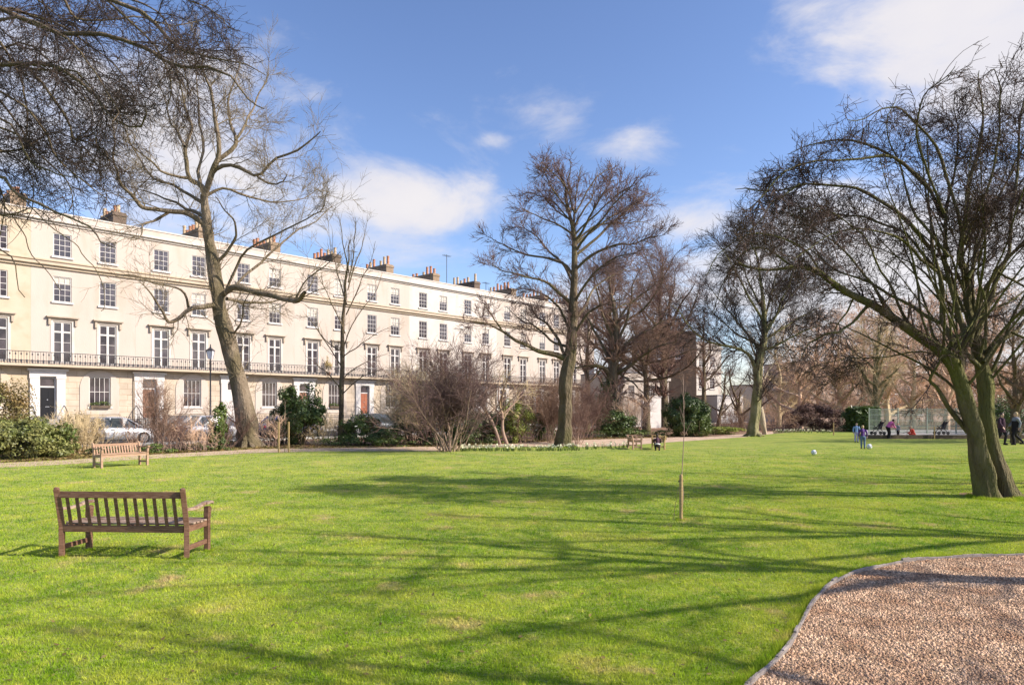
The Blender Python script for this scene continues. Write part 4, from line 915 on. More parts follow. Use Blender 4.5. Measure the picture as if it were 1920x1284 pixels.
# ================================================================== TREES
def keep_px(poly_or_fn): return poly_or_fn
def t1():
    Y = 34.2; b = G(465, 838)
    T = limb([(467, 843), (463, 800), (449, 720), (430, 650), (415, 590), (405, 530), (395, 470), (388, 420), (383, 365)], Y, .6, .2, p=24, mid=[.56, .50, .42, .385, .345, .31, .25, .215, .17])
    Ls = [T,
        limb([(383, 368), (398, 322), (407, 299), (410, 269), (402, 228), (401, 193), (395, 165), (380, 125), (385, 95)], Y, .15, .025, -1.5),
        limb([(407, 301), (439, 278), (443, 258), (431, 234), (430, 193), (441, 150), (450, 120)], Y, .12, .02, 2),
        limb([(441, 262), (460, 240), (468, 217), (483, 188), (497, 150), (505, 115)], Y, .075, .015, 2.5),
        limb([(398, 325), (419, 310), (454, 316), (483, 331), (512, 302), (553, 287), (582, 264), (600, 245)], Y, .11, .02, -2.5),
        limb([(483, 331), (506, 345), (527, 342), (540, 325)], Y, .06, .015, -3),
        limb([(384, 362), (375, 345), (354, 334), (347, 304), (346, 275), (357, 240), (354, 217), (346, 182), (335, 140), (330, 100)], Y, .13, .02, 1.5),
        limb([(346, 275), (335, 250), (322, 232), (310, 195), (300, 150)], Y, .075, .015, 2.5),
        limb([(354, 334), (331, 331), (302, 322), (284, 302), (255, 281), (230, 262)], Y, .08, .015, -2),
        limb([(388, 425), (354, 401), (314, 395), (267, 389), (252, 369), (232, 351), (220, 322), (211, 293), (214, 263), (205, 220)], Y, .13, .02, -3),
        limb([(388, 412), (366, 395), (346, 392), (325, 375), (296, 366), (260, 358), (225, 350)], Y, .10, .015, 2),
        limb([(320, 396), (290, 415), (267, 421), (265, 440), (240, 450)], Y, .07, .012, -2.5),
        limb([(407, 600), (401, 573), (384, 576), (354, 579), (331, 599), (316, 602), (308, 585), (285, 550), (250, 520)], Y, .15, .015, -3),
        limb([(354, 579), (346, 550), (325, 538), (290, 532), (250, 515), (215, 520)], Y, .07, .012, -2.5),
        limb([(418, 552), (442, 538), (477, 547), (512, 555), (545, 564), (562, 562), (572, 548)], Y, .15, .09, -3),
        limb([(556, 562), (568, 530), (611, 497), (640, 470)], Y - 2.8, .04, .012, -1),
        limb([(425, 560), (442, 563), (477, 569), (512, 564), (560, 550)], Y, .10, .02, 2.5),
        limb([(408, 490), (424, 474), (439, 450), (442, 427), (436, 410), (419, 392), (407, 370)], Y, .085, .02, -1.5),
        limb([(430, 548), (477, 503), (512, 474), (547, 439), (594, 415), (620, 385)], Y, .08, .015, 3.5),
        limb([(425, 540), (454, 480), (500, 450), (560, 420), (600, 395), (615, 350)], Y, .07, .012, -3.5),
        limb([(437, 628), (454, 602), (457, 570), (470, 545)], Y, .06, .012, -1.5),
        limb([(384, 365), (370, 320), (385, 270), (375, 220), (365, 160), (362, 110)], Y, .09, .015, 4),
        limb([(383, 370), (420, 350), (470, 370), (520, 380), (570, 370), (600, 350)], Y, .08, .012, 4),
        limb([(386, 385), (340, 360), (290, 330), (250, 290), (235, 240), (215, 190)], Y, .09, .012, 4.5)]
    lv = [dict(dens=2.2, L=(1.0, 3.4), ang=(25, 60), p=8, rr=.42, t0=.2, up=.05, wig=.15, rmin=.013, rmax=.030, also=False, k=4),
          dict(dens=4.2, L=(.6, 1.8), ang=(25, 60), p=6, rr=.55, t0=.1, up=.05, wig=.14, rmin=.009, rmax=.014, lenfall=.4),
          dict(dens=5.0, L=(.3, 1.0), ang=(20, 55), p=4, rr=.7, t0=.1, up=.03, wig=.14, rmin=.008, lenfall=.3)]
    tree('plane_tree', 'tall bare pale barked tree leaning left in front of the terrace', 'tree', b, Ls, lv, M['bark_plane'], M['twig_olive'], 21, kk=12, roots=(.50, 7, .7, .5))
t1()

def t2():
    Y = 37.0; b = G(637, 830.5)
    Ls = [limb([(638, 832), (640, 760), (641, 690), (646, 630), (651, 560), (655, 500), (657, 440)], Y, .2, .03, mid=[.16, .13, .11, .095, .07, .04, .015])]
    for pts, dd in (([(642, 690), (620, 655), (598, 620), (590, 585)], 1), ([(642, 670), (670, 650), (700, 628), (740, 610)], -1), ([(644, 650), (665, 600), (695, 560), (715, 520)], 1.2),
                    ([(647, 625), (628, 580), (610, 545), (600, 500)], -1.2), ([(649, 590), (672, 540), (690, 500), (705, 450)], -.6), ([(650, 570), (635, 520), (626, 480), (622, 430)], .8),
                    ([(652, 545), (668, 490), (680, 450), (690, 415)], .6), ([(641, 715), (665, 690), (700, 672), (735, 660)], 1.5), ([(640, 730), (615, 700), (590, 680), (570, 665)], -1.5),
                    ([(654, 510), (645, 460), (640, 430), (636, 405)], -.5), ([(643, 660), (612, 640), (580, 600), (560, 590)], 1.5), ([(641, 740), (670, 712), (695, 700), (720, 690)], -1.5), ([(653, 530), (664, 470), (667, 430), (668, 410)], -.9)):
        Ls.append(limb(pts, Y, .036, .008, dd, 12))
    lv = [dict(dens=3.4, L=(.5, 1.5), ang=(18, 38), p=6, rr=.5, t0=.1, up=.07, wig=.07, rmin=.008, rmax=.014), dict(dens=4.5, L=(.3, .9), ang=(20, 45), p=5, rr=.7, t0=.1, up=.05, wig=.08, rmin=.006)]
    tree('young_tree', 'slim young bare tree with upswept twigs in the border before the terrace', 'tree', b, Ls, lv, M['bark_dark'], M['twig_olive'], 22, kk=8)
t2()

def t3():
    def kp3(X): return X[:, 2] < 14.15 + .2 * np.sin(X[:, 0] * 4) - .22 * np.maximum(0, np.abs(X[:, 0] - 3.6) - 1.6)
    Y = 34.2; b = G(1058, 838)
    Ls = [limb([(1057, 842), (1059, 800), (1061, 755), (1063, 709), (1070, 664), (1074, 596), (1077, 529), (1077, 461), (1076, 438), (1064, 384), (1054, 348), (1047, 305)], Y, .4, .03, p=28, mid=[.44, .36, .32, .31, .29, .22, .17, .13, .10, .07, .045, .02])]
    S_ = [([(1061, 673), (1038, 664), (1007, 657), (975, 641), (948, 626), (912, 608), (880, 603)], .14, -2), ([(948, 626), (925, 596), (907, 569)], .05, -2.2), ([(1058, 664), (1043, 632), (1029, 610), (1007, 592), (988, 569)], .09, 1.5),
          ([(1072, 569), (1047, 547), (1020, 526), (984, 519), (948, 510), (920, 492)], .09, -2), ([(1074, 515), (1052, 492), (1016, 483), (979, 474), (943, 461), (918, 447)], .085, 2), ([(1077, 443), (1061, 429), (1034, 416), (1002, 402), (975, 388)], .06, -1.5),
          ([(1074, 434), (1079, 393), (1083, 348), (1092, 310)], .06, 1), ([(1065, 393), (1038, 357), (1020, 318)], .05, -1), ([(1079, 452), (1101, 416), (1124, 375), (1147, 335)], .075, -1.5), ([(1079, 479), (1115, 447), (1151, 416), (1187, 384), (1214, 362)], .085, 1.5),
          ([(1079, 506), (1115, 474), (1160, 461), (1205, 452), (1241, 440)], .085, -2), ([(1079, 596), (1101, 569), (1115, 542), (1151, 515), (1187, 501)], .09, 2.5), ([(1074, 632), (1097, 592), (1133, 569), (1165, 560)], .08, -2),
          ([(1070, 625), (1050, 580), (1030, 560), (1000, 545), (975, 540)], .08, 3), ([(1077, 540), (1060, 500), (1030, 470), (1000, 440), (970, 425)], .08, 3), ([(1076, 460), (1095, 440), (1130, 420), (1170, 420), (1215, 415)], .07, 3),
          ([(1070, 410), (1050, 400), (1020, 370), (1000, 345)], .05, 2), ([(1077, 425), (1100, 385), (1115, 350), (1120, 318)], .055, 2), ([(1080, 470), (1110, 430), (1150, 385), (1185, 350)], .07, -3), ([(1077, 400), (1060, 350), (1035, 322), (1012, 312)], .045, -2), ([(1079, 400), (1105, 350), (1130, 322), (1150, 318)], .045, 2.5), ([(1078, 440), (1120, 400), (1165, 360), (1195, 345)], .055, -1), ([(1079, 460), (1140, 410), (1190, 385), (1220, 385)], .055, 3.5), ([(1070, 380), (1066, 340), (1070, 310), (1068, 300)], .035, -1.5), ([(1077, 425), (1040, 380), (1008, 365), (985, 360)], .045, 3), ([(1076, 570), (1100, 530), (1140, 490), (1190, 475)], .08, -3),
          ([(1064, 650), (1035, 640), (1000, 610), (975, 600), (950, 575)], .08, 3)]
    for pts, r, dd in S_: Ls.append(limb(pts, Y, r, .014, dd))
    lv = [dict(dens=5.6, L=(.6, 1.7), keep=kp3, ang=(22, 45), p=6, rr=.45, t0=.32, up=.05, wig=.1, rmin=.011, rmax=.03, k=4), dict(dens=6.2, L=(.5, 1.2), keep=kp3, ang=(25, 50), p=5, rr=.6, t0=.1, up=.05, wig=.12, rmin=.009),
          dict(dens=9, L=(.25, .8), ang=(20, 50), p=4, rr=.7, t0=.15, up=.05, wig=.12, rmin=.011)]
    tree('lawn_tree', 'tall bare tree with layered spreading crown standing in the middle of the view', 'tree', b, Ls, lv, M['bark_dark'], M['twig_purple'], 23, kk=12, roots=(.36, 6, .45, .35))
t3()

def t5():
    Y = 47.0; b = G(1413, 818)
    Ls = [limb([(1411, 819), (1414, 790), (1419, 749), (1422, 682), (1431, 649), (1433, 615), (1430, 560), (1420, 500), (1402, 450)], Y, .4, .03, p=24, mid=[.44, .35, .31, .26, .22, .16, .12, .07, .03])]
    for pts, r, dd in [([(1417, 690), (1400, 662), (1367, 649), (1320, 635), (1287, 602), (1262, 570)], .13, -2), ([(1424, 656), (1387, 609), (1360, 575), (1333, 542)], .1, 2), ([(1433, 630), (1460, 580), (1480, 530), (1500, 480)], .1, -2),
                       ([(1433, 640), (1475, 610), (1510, 590), (1550, 570)], .1, 2), ([(1430, 600), (1400, 550), (1375, 500), (1350, 460)], .1, -2), ([(1425, 660), (1470, 640), (1510, 620), (1540, 610)], .08, -3), ([(1428, 650), (1390, 630), (1350, 600), (1318, 560)], .08, 3),
                       ([(1433, 600), (1450, 540), (1465, 480), (1460, 440)], .08, 3), ([(1430, 580), (1400, 520), (1390, 470), (1380, 430)], .07, 3), ([(1432, 620), (1480, 560), (1520, 520), (1550, 500)], .08, 3)]: Ls.append(limb(pts, Y, r, .016, dd))
    lv = [dict(dens=5.6, L=(.9, 3.0), ang=(25, 55), p=6, rr=.5, t0=.2, up=.02, wig=.13, rmin=.014, rmax=.04, k=4), dict(dens=6.0, L=(.6, 1.8), ang=(25, 55), p=5, rr=.6, t0=.1, up=.0, wig=.13, rmin=.012),
          dict(dens=7.0, L=(.4, 1.2), ang=(20, 50), p=4, rr=.7, t0=.1, up=.0, wig=.12, rmin=.011)]
    tree('lawn_tree', 'green trunked bare tree with dark dense twigs at the far lawn edge', 'tree', b, Ls, lv, M['bark_green'], M['twig_dark'], 25, kk=10, roots=(.36, 6, .5, .5))
    x, y = G(1433, 814)
    L2 = [limb([(1434, 814), (1428, 780), (1424, 740), (1428, 690), (1434, 640)], 50.5, .22, .08, p=14), limb([(1427, 720), (1450, 680), (1480, 650)], 50.5, .08, .02, 1), limb([(1428, 700), (1410, 650), (1390, 600)], 50.5, .08, .02, -1), limb([(1434, 640), (1445, 590), (1450, 540)], 50.5, .07, .015)]
    tree('slim_tree', 'slim pink-barked leaning tree just behind the green trunked lawn tree', 'tree', (x, y), L2, [dict(dens=1.6, L=(.8, 2.2), ang=(25, 55), p=6, t0=.3, up=.03, rmin=.014), dict(dens=2.6, L=(.5, 1.2), ang=(25, 55), p=4, up=.02, rmin=.011)], M['bark_pale'], M['twig_brown'], 26, kk=8)
t5()

def t6():
    def kp6(X): return (X[:, 2] < np.interp(X[:, 0], [4.6, 5.0, 6.0, 6.8, 8.0, 8.7, 9.8, 11.3], [6.1, 6.8, 7.7, 8.1, 8.4, 8.8, 9.2, 9.3]) + .25 * np.sin(X[:, 0] * 5)) & (X[:, 0] > 4.35)
    Y = 14.9; b = G(1862, 935)
    A = limb([(1849, 936), (1843, 890), (1836, 850), (1825, 803), (1811, 749), (1795, 702), (1775, 669), (1735, 642), (1682, 602), (1628, 572), (1581, 545), (1541, 518), (1494, 505), (1440, 500), (1392, 490)], Y, .2, .02, -1.0, 30,
             [.33, .215, .178, .165, .15, .135, .12, .105, .09, .078, .066, .055, .042, .03, .015])
    Bs = limb([(1887, 930), (1873, 885), (1863, 850), (1851, 783), (1846, 716), (1836, 669), (1826, 629), (1819, 575), (1815, 522), (1809, 455), (1815, 380), (1830, 300), (1850, 230), (1838, 165), (1832, 130)], Y + .1, .2, .02, .6, 30,
              [.28, .18, .158, .15, .145, .125, .105, .09, .075, .06, .048, .036, .025, .015, .008])
    Ls = [A, Bs]
    for pts, r, dd, y0 in [([(1846, 680), (1869, 645), (1896, 622), (1925, 592), (1960, 555), (2010, 520), (2060, 440)], .10, .6, Y),
        ([(1815, 810), (1782, 763), (1755, 726), (1743, 716), (1757, 689), (1772, 656), (1770, 620)], .085, -.6, Y), ([(1800, 735), (1795, 662), (1775, 615), (1769, 562), (1755, 508), (1748, 455), (1742, 395), (1748, 330), (1735, 250)], .12, .5, Y),
        ([(1803, 720), (1799, 640), (1792, 549), (1779, 482), (1770, 400), (1790, 320), (1800, 240), (1780, 180)], .105, 1.2, Y), ([(1815, 650), (1842, 562), (1869, 508), (1920, 455), (1990, 400), (2060, 330)], .09, -1.0, Y),
        ([(1826, 640), (1860, 560), (1890, 480), (1900, 380), (1915, 280), (1920, 180), (1925, 110)], .09, .8, Y), ([(1838, 690), (1775, 622), (1735, 589), (1682, 562), (1641, 535), (1575, 515), (1520, 470), (1460, 440)], .085, 1.6, Y),
        ([(1748, 470), (1700, 410), (1640, 370), (1570, 350), (1500, 345), (1430, 365), (1390, 355)], .07, -1.2, Y + .4), ([(1770, 410), (1720, 330), (1650, 280), (1580, 262), (1520, 270), (1480, 290)], .065, .6, Y + .8),
        ([(1809, 455), (1780, 340), (1740, 255), (1690, 205), (1640, 210), (1590, 230)], .06, -.8, Y + .3), ([(1748, 360), (1690, 300), (1620, 290), (1540, 305), (1460, 330), (1400, 400)], .06, -1.8, Y + .5), ([(1541, 518), (1510, 470), (1450, 440), (1400, 440), (1350, 470), (1320, 520)], .04, -.8, Y - .6),
        ([(1628, 572), (1595, 609), (1568, 622), (1528, 636), (1500, 670)], .055, -.8, Y - .5), ([(1600, 560), (1585, 590), (1570, 610), (1560, 640)], .03, .3, Y - .5), ([(1494, 505), (1440, 470), (1400, 470), (1360, 520), (1335, 590)], .035, .6, Y - .8),
        ([(1682, 602), (1640, 540), (1600, 490), (1540, 440), (1480, 400), (1420, 400)], .05, .8, Y - .3), ([(1735, 642), (1690, 580), (1660, 510), (1610, 440), (1560, 400), (1500, 390)], .05, -.9, Y - .2), ([(1792, 549), (1730, 470), (1660, 420), (1590, 400), (1520, 410), (1440, 450)], .055, 2, Y + .3),
        ([(1815, 522), (1850, 430), (1890, 340), (1940, 250), (1980, 200)], .06, 1.5, Y), ([(1779, 482), (1720, 400), (1690, 320), (1660, 240), (1680, 180)], .05, 1.8, Y), ([(1809, 455), (1850, 360), (1870, 260), (1880, 170), (1860, 120)], .05, -1.2, Y),
        ([(1755, 508), (1690, 450), (1630, 430), (1560, 440), (1490, 480)], .05, -2.2, Y), ([(1770, 400), (1740, 320), (1720, 240), (1740, 170), (1790, 130)], .045, -1.6, Y), ([(1896, 622), (1940, 640), (1990, 650), (2050, 690)], .05, -.5, Y), ([(1775, 669), (1720, 660), (1640, 672), (1580, 672), (1520, 690)], .03, 1.0, Y),
        ([(1869, 508), (1930, 540), (1990, 540), (2060, 580)], .04, -1.5, Y), ([(1795, 702), (1760, 640), (1730, 560), (1700, 480), (1690, 400)], .055, 1.2, Y), ([(1836, 669), (1850, 600), (1835, 520), (1850, 440), (1840, 360)], .05, -1.2, Y), ([(1500, 345), (1450, 380), (1400, 440), (1370, 480)], .03, -.4, Y - .8)]:
        Ls.append(limb(pts, y0, r * .66, .007, dd, 18))
    rg = np.random.default_rng(404)
    for j in range(30):       # slender upright stems fanning from the fork
        Q = (A, Bs)[j % 2]; i = rg.integers(8, 15); s0 = Q[0][i]; az = rg.uniform(0, 6.28); an = rg.uniform(.1, .75); d = np.array([math.cos(az) * math.sin(an), math.sin(az) * math.sin(an), math.cos(an)]); L_ = rg.uniform(3.0, 5.2); pts = [s0]
        for q in range(6): d = d + rg.normal(size=3) * .12 + np.array([math.cos(az), math.sin(az), -.2]) * .05; d /= np.linalg.norm(d); pts.append(pts[-1] + d * L_ / 6)
        Ls.append(resample(pts, np.linspace(rg.uniform(.022, .04), .006, 7), 18))
    lv = [dict(dens=7.2, L=(.5, 1.8), keep=kp6, ang=(20, 60), p=7, rr=.4, t0=.46, up=-.01, wig=.15, rmin=.0075, rmax=.020, k=4), dict(dens=13, L=(.3, .9), keep=kp6, ang=(25, 65), p=5, rr=.6, t0=.1, up=-.015, wig=.16, rmin=.007, rmax=.010),
          dict(dens=11.0, L=(.12, .5), ang=(25, 70), p=4, rr=.7, t0=.1, up=-.02, wig=.2, rmin=.0062, maxn=110000)]
    tree('hawthorn_tree', 'large spreading bare tree with twin mossy trunks at the right', 'tree', b, Ls, lv, M['bark_moss'], M['twig_hero'], 26, kk=10, roots=None, plain=22)
t6()

def t0():
    def kp0(X): return (X[:, 0] < np.interp(X[:, 2], [4, 5.5, 6, 6.7, 9], [-6.4, -6.0, -5.4, -4.1, -3.9]) + .2 * np.sin(X[:, 2] * 7)) & (((np.sin(X[:, 0] * 97.3 + X[:, 1] * 31.7) > .50) & (X[:, 2] > 3.8)) | (X[:, 2] > 5.35 + .35 * np.sin(X[:, 0] * 2.3) + .12 * np.maximum(0, X[:, 0] + 8)))
    Y = 11.5
    Ls = [limb([(-900, 1010), (-880, 800), (-860, 600), (-820, 400), (-760, 200), (-700, 0)], Y, .34, .16, p=18)]
    data = [([(-760, 200), (-500, 60), (-250, -40), (0, -70), (227, -5), (311, 60), (366, 95), (421, 106), (478, 112)], .12, -1.0), ([(-700, 0), (-400, -80), (-150, -30), (60, 40), (176, 73), (256, 92), (330, 121), (403, 146), (450, 183), (467, 212)], .11, -2.0),
            ([(-860, 560), (-600, 330), (-350, 200), (-100, 140), (55, 125), (128, 160), (205, 205), (256, 228), (300, 208)], .12, -1.5), ([(-820, 400), (-600, 220), (-300, 130), (0, 108), (100, 190), (130, 240), (172, 264), (205, 290)], .1, 1.0),
            ([(-860, 600), (-650, 470), (-400, 360), (-200, 310), (-40, 330), (37, 366), (121, 395), (176, 425), (240, 480)], .09, -2.5), ([(-760, 200), (-550, -60), (-300, -180), (-50, -160), (120, -90), (260, -40), (380, 0), (430, 60)], .1, 2.0),
            ([(-300, 130), (-150, 60), (-20, 40), (90, 50), (160, 110), (205, 170), (230, 240)], .06, -2), ([(-250, -40), (-100, 30), (40, 20), (130, 60), (220, 130), (270, 180)], .06, 1.5), ([(-350, 200), (-200, 220), (-80, 210), (20, 240), (90, 300), (130, 350), (140, 400)], .06, 1.0),
            ([(-400, 360), (-250, 400), (-120, 410), (-30, 440), (20, 490), (50, 550)], .05, -1.0), ([(-100, 140), (20, 180), (80, 240), (110, 300), (160, 340), (210, 380)], .05, .8), ([(0, -70), (100, -20), (160, 40), (260, 30), (330, 50), (390, 40)], .055, 1.8),
            ([(-300, 130), (-180, 180), (-60, 250), (30, 300), (60, 360), (50, 420)], .05, 2.5), ([(-150, -30), (-40, 80), (60, 130), (150, 140), (190, 200), (180, 260)], .05, -.6), ([(37, 366), (100, 430), (150, 470), (190, 530), (195, 590)], .018, -.3), ([(-40, 330), (30, 420), (70, 480), (110, 540)], .02, -.8),
            ([(227, -5), (290, 20), (330, 80), (350, 150), (345, 190)], .03, -.5), ([(-550, -60), (-300, -60), (-60, -20), (70, 0), (150, 60), (190, 130)], .06, 3.2), ([(-500, 60), (-250, 60), (-60, 90), (50, 90), (130, 150), (170, 210), (165, 290)], .06, 2.2), ([(-650, 470), (-350, 280), (-120, 260), (-10, 330), (10, 400), (-10, 470)], .05, 0.8)]
    data += [([(-200, 60), (-80, 120), (10, 200), (60, 280), (70, 350)], .06, 1.5), ([(-300, 200), (-120, 200), (0, 230), (60, 300), (110, 330), (160, 330)], .06, -.6), ([(-200, -60), (-60, 10), (20, 110), (50, 200), (40, 290)], .06, .6),
             ([(-250, 260), (-120, 300), (-40, 280), (40, 280), (100, 250), (160, 280), (200, 330)], .05, 1.8), ([(-100, -120), (20, -60), (90, 20), (110, 110), (90, 200)], .06, 2.5), ([(0, -120), (110, -60), (210, 10), (290, 90), (320, 170), (310, 220)], .06, 1.2), ([(-150, 300), (-60, 380), (10, 400), (70, 390), (110, 430)], .04, .4)]
    for pts, r, dd in data: Ls.append(limb(pts, Y, r * .5, .006, dd, 20))
    n = len(Ls)
    lv = [dict(dens=5.4, L=(.5, 1.9), keep=kp0, ang=(20, 60), p=7, rr=.4, t0=.25, up=-.03, wig=.14, rmin=.007, rmax=.016, k=4), dict(dens=10, L=(.25, .85), keep=kp0, ang=(25, 65), p=5, rr=.55, t0=.1, up=-.03, wig=.15, rmin=.0048, rmax=.008),
          dict(dens=11, L=(.08, .40), ang=(25, 70), p=4, rr=.75, t0=.1, up=.0, wig=.2, rmin=.0044, maxn=60000)]
    bb = AT(-900, 1010, Y)
    tree('overhanging_tree', 'bare dark twigged tree overhanging the top left corner, its trunk out of view', 'tree', (bb[0], bb[1]), Ls, lv, M['bark_dark'], M['twig_dark'], 27, kk=8)
t0()

# ivy clad dark tree and the big bare trees behind it
def bg_tree(label, px, Y, toppx, spread, n, r0, bark, twig, seed, fork=.25, ang=(35, 70), dens=(1.2, 2.0, 2.2), name='bare_tree', group='bare trees at the back of the square', lean=(0, 0), rm=1.0, twl=1.0):
    x = (px - CX) / FPX * Y; h = EYE + (HOR - toppx) / FPX * Y; rng = np.random.default_rng(seed)
    Ls = auto_limbs(rng, x, Y, h, 0, r0, n, spread, ang, fork, lean=lean)
    s = h / 12
    dens = [q * 1.75 for q in dens]
    lv = [dict(dens=dens[0], L=(.9 * s, 2.8 * s), ang=(25, 60), p=6, rr=.55, t0=.15, up=.05, wig=.15, rmin=.016 * rm, k=3), dict(dens=dens[1], L=(.5 * s, 1.6 * s), ang=(25, 60), p=5, rr=.6, t0=.1, up=.03, wig=.15, rmin=.012 * rm),
          dict(dens=dens[2], L=(.4 * twl, 1.0 * twl), ang=(25, 60), p=4, rr=.7, t0=.1, up=.02, wig=.15, rmin=.010 * rm, maxn=34000)]
    return tree(name, label, 'tree', (x, Y), Ls, lv, bark, twig, seed, group, kk=8)
def t4():
    Y = 50.0; b = (AT(1147, 815, Y)[0], Y)
    Ls = [limb([(1147, 816), (1146, 760), (1147, 715), (1152, 670), (1155, 620), (1150, 570), (1140, 520)], Y, .5, .06, mid=[.52, .46, .42, .30, .22, .13, .05], p=18)]
    for pts, r, dd in [([(1147, 712), (1133, 691), (1106, 685), (1079, 691), (1050, 680)], .2, -2), ([(1150, 700), (1175, 690), (1200, 670), (1235, 650), (1270, 640)], .18, -1.5), ([(1150, 690), (1130, 650), (1110, 610), (1090, 580)], .15, 2), ([(1152, 670), (1180, 640), (1210, 620), (1250, 600)], .14, 2),
                       ([(1154, 650), (1175, 600), (1185, 550), (1200, 500)], .13, -2), ([(1153, 640), (1130, 590), (1120, 540), (1110, 500)], .12, -2), ([(1160, 700), (1185, 715), (1205, 735), (1230, 740)], .08, -2), ([(1155, 610), (1180, 570), (1220, 540), (1240, 520)], .1, 1)]: Ls.append(limb(pts, Y, r, .018, dd))
    lv = [dict(dens=2.8, L=(.9, 2.6), ang=(25, 60), p=6, rr=.55, t0=.15, up=.02, wig=.16, rmin=.018, k=4), dict(dens=4.2, L=(.5, 1.5), ang=(25, 60), p=5, rr=.6, t0=.1, up=.0, wig=.16, rmin=.013), dict(dens=5.0, L=(.3, .9), ang=(25, 60), p=4, rr=.7, up=.0, wig=.15, rmin=.011)]
    e = tree('ivy_tree', 'dark trunked gnarled tree with ivy on its trunk, right of the central tree', 'tree', b, Ls, lv, M['bark_dark'], M['twig_red'], 31, kk=10)
    rng = np.random.default_rng(6); V, F = leaf_cloud(rng, (-.3, -.4, 1.9), (1.0, .9, 2.2), 5200, .16, 46, .26, .35); mesh_np('ivy', V, [F], M['leaf_dark'], e)
t4()
bg_tree('tall bare tree behind the ivy clad trunk, its forked top reaching over it', 1150, 62, 460, 6.6, 13, .42, M['bark_dark'], M['twig_brown'], 41, .34, (30, 62), (1.7, 2.6, 2.8))
bg_tree('bare tree with a swollen upright trunk right behind the dark brick flank', 1243, 70, 455, 7.0, 12, .42, M['bark_dark'], M['twig_brown'], 42, .4, (25, 58), (1.6, 2.5, 2.7))
bg_tree('bare brown tree between the central tree and the brick flank, lower than its neighbours', 1212, 56, 602, 4.6, 14, .3, M['bark_dark'], M['twig_red'], 43, .5, (40, 85), (2.3, 3.2, 3.6), rm=1.15)
bg_tree('small dark bare tree behind the central trunk at the end of the terrace', 1100, 58, 520, 4.0, 8, .25, M['bark_dark'], M['twig_brown'], 44, .3, (25, 55))
bg_tree('bare grey tree behind the white building, left of the mid lawn tree', 1320, 84, 560, 5.0, 9, .3, M['bark_dark'], M['twig_brown'], 45, .35)
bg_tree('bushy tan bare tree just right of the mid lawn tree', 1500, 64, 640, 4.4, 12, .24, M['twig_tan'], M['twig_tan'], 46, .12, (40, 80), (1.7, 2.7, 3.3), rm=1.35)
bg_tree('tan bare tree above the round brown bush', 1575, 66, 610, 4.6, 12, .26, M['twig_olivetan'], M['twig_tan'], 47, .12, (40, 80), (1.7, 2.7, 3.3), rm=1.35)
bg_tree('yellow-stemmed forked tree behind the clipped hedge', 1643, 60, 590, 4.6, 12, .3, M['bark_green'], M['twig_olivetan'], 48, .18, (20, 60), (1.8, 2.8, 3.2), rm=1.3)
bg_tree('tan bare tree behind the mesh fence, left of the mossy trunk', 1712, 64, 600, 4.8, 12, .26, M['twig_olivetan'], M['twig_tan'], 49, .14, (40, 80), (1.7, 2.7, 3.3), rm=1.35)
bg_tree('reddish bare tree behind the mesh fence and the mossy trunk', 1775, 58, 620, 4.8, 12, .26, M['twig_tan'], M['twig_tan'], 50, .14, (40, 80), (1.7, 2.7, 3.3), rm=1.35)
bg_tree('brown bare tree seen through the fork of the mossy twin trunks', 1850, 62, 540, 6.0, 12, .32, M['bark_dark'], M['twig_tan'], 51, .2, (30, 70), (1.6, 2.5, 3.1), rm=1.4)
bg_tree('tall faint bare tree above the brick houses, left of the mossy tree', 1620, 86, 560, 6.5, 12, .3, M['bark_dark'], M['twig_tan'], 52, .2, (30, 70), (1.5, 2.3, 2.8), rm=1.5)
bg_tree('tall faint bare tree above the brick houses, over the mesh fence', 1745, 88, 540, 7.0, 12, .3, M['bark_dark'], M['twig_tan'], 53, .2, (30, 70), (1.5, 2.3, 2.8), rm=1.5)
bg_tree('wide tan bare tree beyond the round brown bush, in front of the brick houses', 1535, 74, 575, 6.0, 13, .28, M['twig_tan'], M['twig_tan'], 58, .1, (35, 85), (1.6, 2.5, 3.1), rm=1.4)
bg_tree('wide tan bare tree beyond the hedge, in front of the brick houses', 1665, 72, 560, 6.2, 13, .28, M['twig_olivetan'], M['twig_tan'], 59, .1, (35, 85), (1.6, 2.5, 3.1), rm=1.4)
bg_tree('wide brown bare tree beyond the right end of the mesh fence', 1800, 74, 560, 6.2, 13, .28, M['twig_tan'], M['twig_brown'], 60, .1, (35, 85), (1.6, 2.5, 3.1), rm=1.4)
bg_tree('olive tan bare tree between the mid lawn tree and the round brown bush', 1460, 72, 600, 5.0, 12, .25, M['twig_olivetan'], M['twig_olivetan'], 61, .1, (35, 80), (1.6, 2.4, 2.8), rm=1.3)
bg_tree('dark red twigged tree at the right edge behind the walking people', 1905, 38, 575, 3.6, 14, .22, M['bark_dark'], M['twig_red'], 54, .08, (40, 85), (2.4, 3.4, 3.6))
bg_tree('dark red bushy tree cut by the right edge', 1990, 40, 560, 4.2, 14, .24, M['bark_dark'], M['twig_red'], 55, .08, (40, 85), (2.2, 3.2, 3.4))
bg_tree('leaning dark small tree left of the mid lawn trunk', 1395, 58, 690, 2.8, 8, .20, M['bark_dark'], M['twig_brown'], 56, .2, (30, 60), (1.5, 2.2, 2.4), lean=(-.25, 0))
bg_tree('small crooked tree beside the round evergreen bush', 1345, 60, 680, 2.8, 7, .15, M['bark_dark'], M['twig_brown'], 57, .2, (30, 60), (1.5, 2.2, 2.4), lean=(.15, 0))

